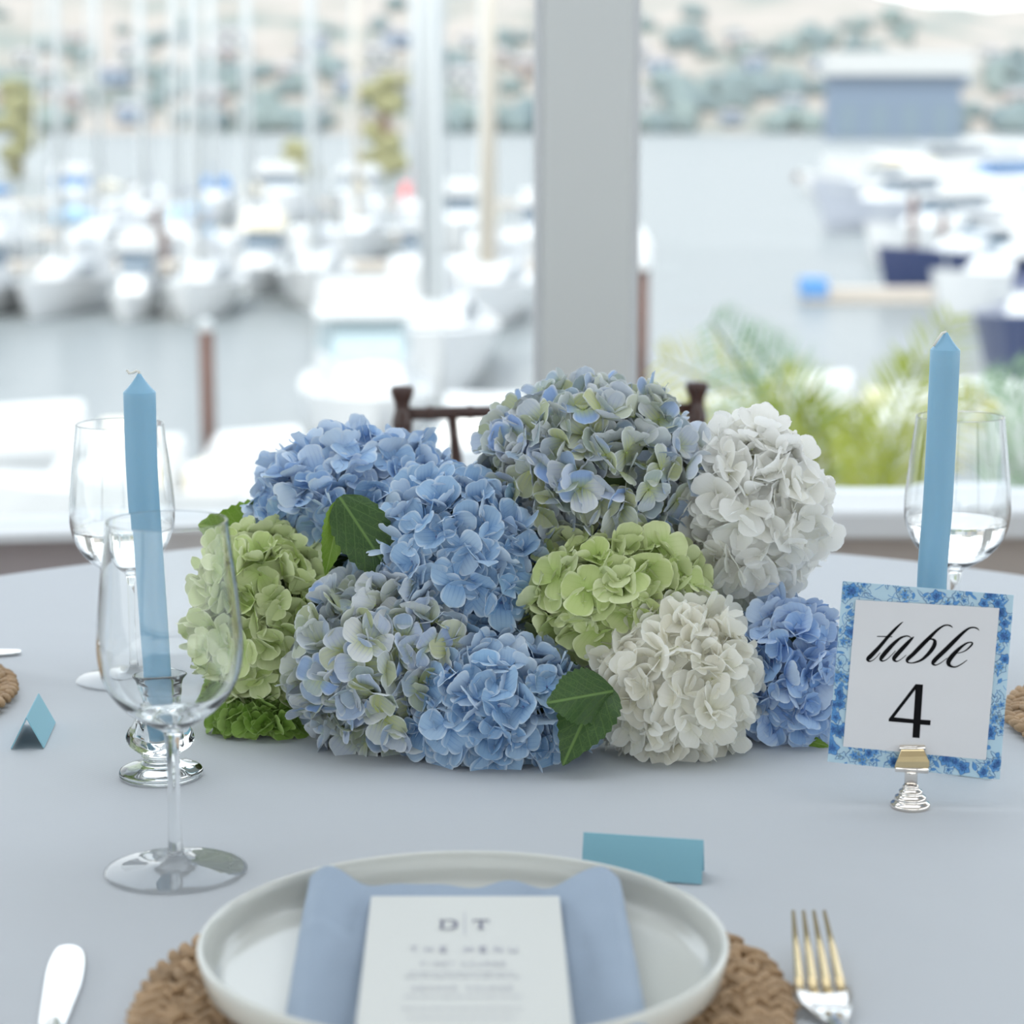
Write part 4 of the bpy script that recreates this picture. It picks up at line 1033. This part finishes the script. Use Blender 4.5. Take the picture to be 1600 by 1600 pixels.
# ================================================================== HYDRANGEAS
def petal_mat(name, ramp, centre, rim, trans=.14, centre_amt=.7, vein=.25, vein_col=(.12, .2, .5)):
    """ramp: colours picked at random per floret; centre: colour towards the eye; rim: thin pale edge of each petal"""
    m = bpy.data.materials.new(name); m.use_nodes = True; nt = m.node_tree; nt.nodes.clear(); N = nt.nodes.new; K = nt.links.new
    out = N('ShaderNodeOutputMaterial'); mix = N('ShaderNodeMixShader'); mix.inputs[0].default_value = trans
    d = N('ShaderNodeBsdfPrincipled'); d.inputs['Roughness'].default_value = .55; d.inputs['Specular IOR Level'].default_value = .25
    tr = N('ShaderNodeBsdfTranslucent')
    oi = N('ShaderNodeObjectInfo'); rp = N('ShaderNodeValToRGB'); el = rp.color_ramp.elements
    while len(el) < len(ramp): el.new(.5)
    for i, (e, c) in enumerate(zip(el, ramp)): e.position = i / max(1, len(ramp) - 1); e.color = (*c, 1)
    at_ = N('ShaderNodeAttribute'); at_.attribute_name = 'tone'
    ad = N('ShaderNodeMath'); ad.operation = 'ADD'; K(oi.outputs['Random'], ad.inputs[0]); K(at_.outputs['Fac'], ad.inputs[1]); K(ad.outputs[0], rp.inputs[0])
    uv = N('ShaderNodeUVMap'); sp = N('ShaderNodeSeparateXYZ'); K(uv.outputs[0], sp.inputs[0])
    # centre tint
    cr = N('ShaderNodeMapRange'); cr.inputs['From Min'].default_value = .62; cr.inputs['From Max'].default_value = .08; cr.inputs['To Max'].default_value = centre_amt; K(sp.outputs['X'], cr.inputs['Value'])
    m1 = N('ShaderNodeMix'); m1.data_type = 'RGBA'; K(cr.outputs[0], m1.inputs['Factor']); K(rp.outputs[0], m1.inputs['A']); m1.inputs['B'].default_value = (*centre, 1)
    # veins fan out from the base of the petal
    wv = N('ShaderNodeTexWave'); wv.inputs['Scale'].default_value = 2.2; wv.inputs['Distortion'].default_value = 1.2; wv.inputs['Detail'].default_value = 2; wv.bands_direction = 'Y'
    K(uv.outputs[0], wv.inputs['Vector'])
    vr = N('ShaderNodeMapRange'); vr.inputs['From Min'].default_value = .80; vr.inputs['From Max'].default_value = 1.0; vr.inputs['To Max'].default_value = vein; K(wv.outputs['Fac'], vr.inputs['Value'])
    vf = N('ShaderNodeMath'); vf.operation = 'MULTIPLY'; K(vr.outputs[0], vf.inputs[0])
    fd = N('ShaderNodeMapRange'); fd.inputs['From Min'].default_value = .95; fd.inputs['From Max'].default_value = .35; K(sp.outputs['X'], fd.inputs['Value']); K(fd.outputs[0], vf.inputs[1])
    m2 = N('ShaderNodeMix'); m2.data_type = 'RGBA'; K(vf.outputs[0], m2.inputs['Factor']); K(m1.outputs['Result'], m2.inputs['A']); m2.inputs['B'].default_value = (*vein_col, 1)
    # pale rim from the 'rim' attribute
    ra = N('ShaderNodeAttribute'); ra.attribute_name = 'rim'
    rr = N('ShaderNodeMapRange'); rr.inputs['From Min'].default_value = .50; rr.inputs['From Max'].default_value = 1.0; rr.inputs['To Max'].default_value = .9; K(ra.outputs['Fac'], rr.inputs['Value'])
    m3 = N('ShaderNodeMix'); m3.data_type = 'RGBA'; K(rr.outputs[0], m3.inputs['Factor']); K(m2.outputs['Result'], m3.inputs['A']); m3.inputs['B'].default_value = (*rim, 1)
    # the underside of a petal is paler than its face
    ge = N('ShaderNodeNewGeometry'); bf = N('ShaderNodeMath'); bf.operation = 'MULTIPLY'; bf.inputs[1].default_value = .5; K(ge.outputs['Backfacing'], bf.inputs[0])
    m4 = N('ShaderNodeMix'); m4.data_type = 'RGBA'; K(bf.outputs[0], m4.inputs['Factor']); K(m3.outputs['Result'], m4.inputs['A']); m4.inputs['B'].default_value = (*rim, 1)
    K(m4.outputs['Result'], d.inputs['Base Color']); K(m4.outputs['Result'], tr.inputs[0])
    K(d.outputs[0], mix.inputs[1]); K(tr.outputs[0], mix.inputs[2]); K(mix.outputs[0], out.inputs[0]); return m

def floret_mesh(seed, m, eye, R=.0185, cup=(8, 38), four=True):
    r = random.Random(seed); vs = [(0, 0, 0)]; fs = []; uvs = [(0, .5)]; tone = [0.0]; rimv = [0.0]
    SS = [.10, .22, .38, .54, .70, .83, .93, .985]; TT = [-1, -.6, -.2, .2, .6, 1]
    base_cup = r.uniform(*cup); a0 = r.uniform(0, PI)
    for k in range(4):
        ang = a0 + k * PI / 2 + r.uniform(-.12, .12); Lp = R * r.uniform(.88, 1.10); Wp = R * r.uniform(.50, .62)
        p0 = math.radians(base_cup + r.uniform(-8, 8)); p1 = math.radians(base_cup * r.uniform(-.4, 1.6) + r.uniform(-22, 14))
        side_cup = r.uniform(-.15, .55); twist = r.uniform(-.22, .22); tn = r.uniform(-.14, .14); lift = .0006 * (k % 2) + .0002 * k
        wav = r.uniform(0, 6); first = len(vs); rr_ = zz = 0.0; prev = 0.0
        for s in SS:
            ph = p0 + (p1 - p0) * s; rr_ += (s - prev) * Lp * math.cos(ph); zz += (s - prev) * Lp * math.sin(ph); prev = s
            w = Wp * 1.28 * s ** .60 * max(0, 1 - s ** 3.4) ** .5
            for tt in TT:
                x = rr_ - .10 * Lp * (tt * tt) * (s > .6) * (s - .6); y = w * tt
                z = zz + lift + side_cup * w * tt * tt * .55 + twist * y + .0007 * math.sin(wav + s * 5 + tt * 3.2) * s
                z += -.0012 * (1 - abs(tt)) * s * (1 - s) * 2
                ca, sa = math.cos(ang), math.sin(ang); vs.append((x * ca - y * sa, x * sa + y * ca, z))
                uvs.append((s, tt * .5 * (w / (Wp * 1.0)) + .5)); tone.append(tn); rimv.append(max(abs(tt) ** 3, s ** 9) * min(1, s * 1.6))
        nT = len(TT)
        for i in range(nT - 1): fs.append((0, first + i, first + i + 1))
        for j in range(len(SS) - 1):
            for i in range(nT - 1): fs.append((first + j * nT + i, first + (j + 1) * nT + i, first + (j + 1) * nT + i + 1, first + j * nT + i + 1))
    # the eye: a small bead joined at the centre
    n0 = len(vs); ne = 6; er = .0011
    for q, zz in ((.9, .0004), (1.0, .0010), (.6, .0018)):
        for k in range(ne): vs.append((er * q * math.cos(2 * PI * k / ne), er * q * math.sin(2 * PI * k / ne), zz)); uvs.append((0, .5)); tone.append(0); rimv.append(0)
    mi = [0] * len(fs)
    for k in range(ne):
        j = (k + 1) % ne; fs.append((0, n0 + j, n0 + k)); mi.append(1)
        for q in range(2): fs.append((n0 + q * ne + k, n0 + q * ne + j, n0 + (q + 1) * ne + j, n0 + (q + 1) * ne + k)); mi.append(1)
    fs.append(tuple(n0 + 2 * ne + k for k in range(ne))); mi.append(1)
    me = bpy.data.meshes.new('floret'); me.from_pydata(vs, [], fs); me.materials.append(m); me.materials.append(eye)
    me.polygons.foreach_set('material_index', mi); me.polygons.foreach_set('use_smooth', [True] * len(fs))
    ul = me.uv_layers.new(name='UVMap'); li = [0] * len(me.loops); me.loops.foreach_get('vertex_index', li)
    ul.data.foreach_set('uv', [c for i in li for c in uvs[i]])
    a = me.attributes.new('tone', 'FLOAT', 'POINT'); a.data.foreach_set('value', tone)
    a = me.attributes.new('rim', 'FLOAT', 'POINT'); a.data.foreach_set('value', rimv)
    me.update(); return me

def leaf_mat(name, a, b, vein):
    m, nt, bs = new_mat(name); uv = nt.nodes.new('ShaderNodeUVMap'); sp = nt.nodes.new('ShaderNodeSeparateXYZ'); nt.links.new(uv.outputs[0], sp.inputs[0])
    nz = nt.nodes.new('ShaderNodeTexNoise'); nz.inputs['Scale'].default_value = 6; nt.links.new(uv.outputs[0], nz.inputs['Vector'])
    mx = nt.nodes.new('ShaderNodeMix'); mx.data_type = 'RGBA'; mx.inputs['A'].default_value = (*a, 1); mx.inputs['B'].default_value = (*b, 1); nt.links.new(nz.outputs[0], mx.inputs['Factor'])
    # midrib + slanted side veins: |v-.5| small, or wave along u - |v|
    ab = nt.nodes.new('ShaderNodeMath'); ab.operation = 'SUBTRACT'; nt.links.new(sp.outputs['Y'], ab.inputs[0]); ab.inputs[1].default_value = .5
    a2 = nt.nodes.new('ShaderNodeMath'); a2.operation = 'ABSOLUTE'; nt.links.new(ab.outputs[0], a2.inputs[0])
    rib = nt.nodes.new('ShaderNodeMapRange'); rib.inputs['From Min'].default_value = .030; rib.inputs['From Max'].default_value = .012; nt.links.new(a2.outputs[0], rib.inputs['Value'])
    sl_ = nt.nodes.new('ShaderNodeMath'); sl_.operation = 'MULTIPLY_ADD'; nt.links.new(a2.outputs[0], sl_.inputs[0]); sl_.inputs[1].default_value = -.9; nt.links.new(sp.outputs['X'], sl_.inputs[2])
    sc = nt.nodes.new('ShaderNodeMath'); sc.operation = 'MULTIPLY'; sc.inputs[1].default_value = 7; nt.links.new(sl_.outputs[0], sc.inputs[0])
    fr = nt.nodes.new('ShaderNodeMath'); fr.operation = 'FRACT'; nt.links.new(sc.outputs[0], fr.inputs[0])
    f2 = nt.nodes.new('ShaderNodeMath'); f2.operation = 'SUBTRACT'; f2.inputs[1].default_value = .5; nt.links.new(fr.outputs[0], f2.inputs[0])
    f3 = nt.nodes.new('ShaderNodeMath'); f3.operation = 'ABSOLUTE'; nt.links.new(f2.outputs[0], f3.inputs[0])
    sv = nt.nodes.new('ShaderNodeMapRange'); sv.inputs['From Min'].default_value = .09; sv.inputs['From Max'].default_value = .03; sv.inputs['To Max'].default_value = .32; nt.links.new(f3.outputs[0], sv.inputs['Value'])
    vo = nt.nodes.new('ShaderNodeTexVoronoi'); vo.feature = 'DISTANCE_TO_EDGE'; vo.inputs['Scale'].default_value = 14; nt.links.new(uv.outputs[0], vo.inputs['Vector'])
    vs_ = nt.nodes.new('ShaderNodeMapRange'); vs_.inputs['From Min'].default_value = .06; vs_.inputs['From Max'].default_value = .0; vs_.inputs['To Max'].default_value = .30; nt.links.new(vo.outputs['Distance'], vs_.inputs['Value'])
    mm = nt.nodes.new('ShaderNodeMath'); mm.operation = 'MAXIMUM'; nt.links.new(rib.outputs[0], mm.inputs[0]); nt.links.new(sv.outputs[0], mm.inputs[1])
    m3 = nt.nodes.new('ShaderNodeMath'); m3.operation = 'MAXIMUM'; nt.links.new(mm.outputs[0], m3.inputs[0]); nt.links.new(vs_.outputs[0], m3.inputs[1])
    m2 = nt.nodes.new('ShaderNodeMix'); m2.data_type = 'RGBA'; nt.links.new(m3.outputs[0], m2.inputs['Factor']); nt.links.new(mx.outputs['Result'], m2.inputs['A']); m2.inputs['B'].default_value = (*vein, 1)
    nt.links.new(m2.outputs['Result'], bs.inputs['Base Color']); bs.inputs['Roughness'].default_value = .45
    tr = nt.nodes.new('ShaderNodeBsdfTranslucent'); nt.links.new(m2.outputs['Result'], tr.inputs[0]); ms = nt.nodes.new('ShaderNodeMixShader'); ms.inputs[0].default_value = .3
    out = nt.nodes['Material Output']; nt.links.new(bs.outputs[0], ms.inputs[1]); nt.links.new(tr.outputs[0], ms.inputs[2]); nt.links.new(ms.outputs[0], out.inputs[0])
    bp = nt.nodes.new('ShaderNodeBump'); bp.inputs['Strength'].default_value = .5; bp.inputs['Distance'].default_value = .001; bp.invert = True; nt.links.new(m3.outputs[0], bp.inputs['Height']); nt.links.new(bp.outputs[0], bs.inputs['Normal'])
    return m
M['leaf_dark'] = leaf_mat('dark_green_leaf', (.035, .085, .02), (.06, .13, .03), (.16, .28, .07))
M['leaf_light'] = leaf_mat('bright_green_leaf', (.16, .30, .03), (.24, .38, .05), (.34, .48, .12))
M['stem'] = mat('green_stem', (.16, .26, .07), .5)
M['core_pale'] = mat('cream_flower_stalks', (.80, .79, .62), .8, var=.15, var_scale=90)
M['core'] = mat('flower_stalks', (.10, .15, .05), .8, var=.4, var_scale=90)

def leaf(parent, base, tip, width, m, facing=None, bend=.15, fold=.25, label=None):
    base = Vector(base); tip = Vector(tip); ax = tip - base; L = ax.length; ay = ax.normalized()
    f = Vector(facing) if facing else (CAM - base).normalized()
    az = (f - ay * f.dot(ay)).normalized(); axx = ay.cross(az).normalized()
    n, k = 22, 6; vs = []; fs = []; uvs = []
    for j in range(n + 1):
        u = j / n; w = width / 2 * max(.004, (max(u, .004) ** .50) * ((1 - u) ** .95) / .437)
        saw = 1 + (.10 if j % 2 else -.02) * min(1, u * 4) * (1 - u * .4); nudge = .012 * L * (1 if j % 2 else 0)
        for i in range(-k, k + 1):
            q = i / k; ww = w * (saw if abs(i) == k else 1)
            z = -bend * L * (u - .4) ** 2 * 1.5 + fold * abs(q) * w + .02 * L * math.sin(u * 14 + q * 3) * abs(q)
            p = ay * (u * L + (nudge if abs(i) == k else 0)) + axx * (q * ww) + az * z
            vs.append(p); uvs.append((u, .5 + q * .5 * (w / (width / 2) + .001)))
    W = 2 * k + 1
    for j in range(n):
        for i in range(W - 1): fs.append((j * W + i, j * W + i + 1, (j + 1) * W + i + 1, (j + 1) * W + i))
    me = bpy.data.meshes.new('leaf'); me.from_pydata([tuple(v) for v in vs], [], fs); me.materials.append(m)
    me.polygons.foreach_set('use_smooth', [True] * len(fs)); ul = me.uv_layers.new(name='UVMap'); li = [0] * len(me.loops); me.loops.foreach_get('vertex_index', li)
    ul.data.foreach_set('uv', [c for i in li for c in uvs[i]]); me.update()
    o = bpy.data.objects.new('leaf', me); COL.objects.link(o); o.parent = parent; o.location = base - parent.location
    if label: o['label'] = label
    return o

eye_g = mat('floret_eye_green', (.36, .44, .14), .6); eye_b = mat('floret_eye_blue', (.16, .22, .42), .6); eye_w = mat('floret_eye_cream', (.62, .62, .36), .6)
pm = {
 'blue_light': (petal_mat('petals_light_blue', [(.40, .59, .82), (.47, .64, .85), (.43, .61, .83), (.55, .67, .83)], (.28, .48, .78), (.76, .83, .90), vein=.30, vein_col=(.14, .26, .60)), eye_b),
 'blue_mid':   (petal_mat('petals_mid_blue', [(.31, .50, .72), (.39, .56, .75), (.35, .52, .72), (.46, .60, .75)], (.18, .38, .67), (.72, .79, .86), vein=.30, vein_col=(.08, .20, .52)), eye_b),
 'blue_clear': (petal_mat('petals_clear_blue', [(.36, .55, .84), (.44, .61, .86), (.52, .66, .88)], (.22, .43, .79), (.72, .80, .91), vein=.30, vein_col=(.10, .25, .65)), eye_b),
 'mixed':      (petal_mat('petals_blue_green', [(.30, .44, .74), (.60, .65, .70), (.48, .52, .25), (.40, .50, .66), (.68, .70, .68), (.32, .47, .78), (.54, .57, .33), (.58, .64, .72)], (.46, .52, .15), (.76, .79, .82), centre_amt=.8, vein=.28, vein_col=(.20, .25, .60)), eye_g),
 'green':      (petal_mat('petals_lime_green', [(.52, .62, .24), (.62, .70, .34), (.66, .72, .42), (.56, .66, .28)], (.44, .60, .16), (.76, .80, .54), vein=.16, vein_col=(.34, .48, .10)), eye_g),
 'green_deep': (petal_mat('petals_deep_green', [(.22, .38, .06), (.30, .46, .10), (.26, .42, .08)], (.20, .36, .05), (.42, .56, .20), vein=.2, vein_col=(.14, .26, .04)), eye_g),
 'white':      (petal_mat('petals_cream_white', [(.94, .92, .84), (.95, .94, .88), (.93, .90, .80)], (.88, .87, .66), (.95, .95, .91), trans=.40, centre_amt=.45, vein=.10, vein_col=(.62, .60, .42)), eye_w),
 'white_cool': (petal_mat('petals_pure_white', [(.955, .95, .92), (.96, .96, .94), (.95, .94, .88)], (.92, .91, .76), (.96, .96, .95), trans=.44, centre_amt=.35, vein=.08, vein_col=(.66, .66, .50)), eye_w),
}
# name: centre pixel, half width and half height in pixels, distance, palette, number of florets on the whole ball
HEADS = [
 ('back_blue', 562, 792, 150, 102, 1.70, 'blue_light', 205, 'light blue hydrangea at the back left of the arrangement'),
 ('left_green', 415, 975, 90, 138, 1.625, 'green', 150, 'lime green hydrangea at the left end of the arrangement'),
 ('low_green',   415, 1122, 66, 44, 1.600, 'green_deep', 70, 'small deep green hydrangea low under the left lime hydrangea'),
 ('front_mixed', 607, 1045, 132, 132, 1.572, 'mixed', 190, 'blue and green hydrangea at the front left, resting on the cloth'),
 ('mid_blue',    712, 880, 118, 122, 1.605, 'blue_mid', 180, 'dusty blue hydrangea in the middle of the arrangement'),
 ('front_blue',  778, 1108, 130, 92, 1.540, 'blue_mid', 170, 'dusty blue hydrangea lowest at the front, resting on the cloth'),
 ('top_mixed', 928, 738, 160, 130, 1.650, 'mixed', 220, 'large blue and green hydrangea topping the arrangement'),
 ('mid_green',   958, 930, 122, 90, 1.590, 'green', 150, 'lime green hydrangea under the large top one'),
 ('right_white', 1172, 802, 100, 132, 1.640, 'white_cool', 170, 'white hydrangea at the upper right of the arrangement'),
 ('front_white', 1052, 1068, 110, 114, 1.552, 'white', 170, 'cream white hydrangea at the front right, resting on the cloth'),
 ('right_blue', 1226, 1056, 70, 110, 1.590, 'blue_clear', 130, 'clear blue hydrangea at the right end beside the table number'),
]
geo = []
for h in HEADS:
    C = at(h[1], h[2], h[5]); k = mpp(C); rx, rz_ = h[3] * k, h[4] * k; geo.append((C, Vector((rx, (rx + rz_) * .46, rz_))))
ROOT = {}
for hi, (nm, px, py, rx, ry, Y, pal, n, label) in enumerate(HEADS):
    C, R = geo[hi]; rg = random.Random(100 + hi); m, eye = pm[pal]
    zb = max(TZ + .0008, C.z - R.z)
    t = thing('hydrangea', label, 'flower', (C.x, C.y, zb), 0, 'hydrangea heads in the centrepiece'); ROOT[nm] = t
    big = {'low_green': .0150, 'right_blue': .0185}.get(nm, .0200)
    cups = [(4, 20), (18, 45), (35, 65), (0, 18), (28, 55), (50, 75), (10, 30)]
    if pal.startswith('white'): cups = [(10, 40), (30, 65), (20, 55), (5, 25), (40, 70), (15, 45), (25, 60)]
    fm = [floret_mesh(1000 * hi + q, m, eye, big, cups[q]) for q in range(7)]
    off_ = rg.uniform(0, 6); n = int(n * 1.75)
    for i in range(n):
        zz = 1 - 2 * (i + .5) / n; a = i * 2.399963 + off_; q = math.sqrt(1 - zz * zz)
        d = Vector((q * math.cos(a), q * math.sin(a), zz)); d = (d + Vector((rg.gauss(0, .06), rg.gauss(0, .06), rg.gauss(0, .06)))).normalized()
        bump_ = 1 + .09 * noise.noise(d * 2.3 + Vector((hi * 3.1, 0, 0))) + rg.uniform(-.20, .05)
        p = C + Vector((d.x * R.x, d.y * R.y, d.z * R.z)) * bump_
        nr = Vector((d.x / R.x, d.y / R.y, d.z / R.z)).normalized()
        if nr.dot((CAM - p).normalized()) < -.45: continue
        if any(k != hi and ((Vector(((p - c).x / r.x, (p - c).y / r.y, (p - c).z / r.z))).length < .80) for k, (c, r) in enumerate(geo)): continue
        low = TZ + .009
        if p.z < low:
            if p.z < low - .012 and nr.z < -.6: continue
            p.z = low + rg.uniform(0, .004); nr = (nr + Vector((0, 0, .5))).normalized()
        nr = (nr + Vector((rg.gauss(0, .62), rg.gauss(0, .62), rg.gauss(0, .62) + .10))).normalized()
        if p.z < TZ + .022 and nr.z < .1: nr.z = .1 + rg.random() * .2; nr.normalize()
        tw = Matrix.Rotation(rg.uniform(0, 2 * PI), 4, 'Z')
        s = rg.uniform(.80, 1.14)
        o = bpy.data.objects.new('floret', fm[i % 7]); COL.objects.link(o); o.parent = t
        o.matrix_local = Matrix.Translation(p - t.location) @ nr.to_track_quat('Z', 'Y').to_matrix().to_4x4() @ tw @ Matrix.Scale(s, 4)
    MB().ell(C - t.location, R * .76, nu=20, nv=12).build('stalk_core', M['core_pale' if pal.startswith('white') else 'core'], t, smooth=True)
    sb = Vector((C.x * .8 + TC.x * .2 - .01, C.y + .06, TZ + .006)); MB().tube([C - t.location, C.lerp(sb, .5) - t.location, sb - t.location], .0038, 8).build('stem', M['stem'], t, smooth=True)

A = lambda x, y, Y: at(x, y, Y)
LF = lambda who, b, tp_, w, m, **kw: leaf(ROOT[who], A(*b), A(*tp_), w * .00047, M[m], **kw)
LF('back_blue', (440, 840, 1.70), (316, 822, 1.68), 120, 'leaf_light', bend=.2, label='bright green serrated leaf behind the lime hydrangea')
LF('back_blue', (530, 775, 1.585), (632, 930, 1.565), 92, 'leaf_dark', bend=.2, fold=.1, label='dark green veined leaf between the blue hydrangeas')
LF('back_blue', (536, 778, 1.590), (508, 900, 1.580), 44, 'leaf_light', bend=.3, fold=.5, label='light green leaf folded on edge')
LF('front_blue', (956, 1080, 1.500), (850, 1099, 1.455), 88, 'leaf_dark', bend=-.1, fold=-.25, label='dark green leaf with a pale midrib beside the cream hydrangea')
LF('front_blue', (942, 1060, 1.505), (882, 1190, 1.466), 96, 'leaf_dark', bend=.2, label='dark green leaf hanging to the cloth')
LF('right_blue', (1236, 1150, 1.57), (1294, 1166, 1.55), 26, 'leaf_light', bend=.2)
for who, b, tp_, w in (('mid_green', (880, 1000, 1.63), (900, 1120, 1.60), 130), ('mid_green', (1080, 900, 1.66), (1130, 1000, 1.64), 120), ('mid_blue', (560, 860, 1.66), (520, 960, 1.63), 120),
                    ('mid_blue', (830, 850, 1.68), (860, 980, 1.65), 120), ('front_mixed', (480, 900, 1.68), (470, 1010, 1.66), 110), ('top_mixed', (760, 760, 1.72), (800, 880, 1.70), 120),
                    ('right_blue', (1140, 960, 1.66), (1150, 1080, 1.63), 110), ('back_blue', (560, 850, 1.72), (640, 960, 1.68), 140), ('front_blue', (860, 1090, 1.60), (930, 1180, 1.585), 90)):
    LF(who, b, tp_, w, 'leaf_dark', bend=.1)  # filler leaves added between and behind the heads to darken the gaps
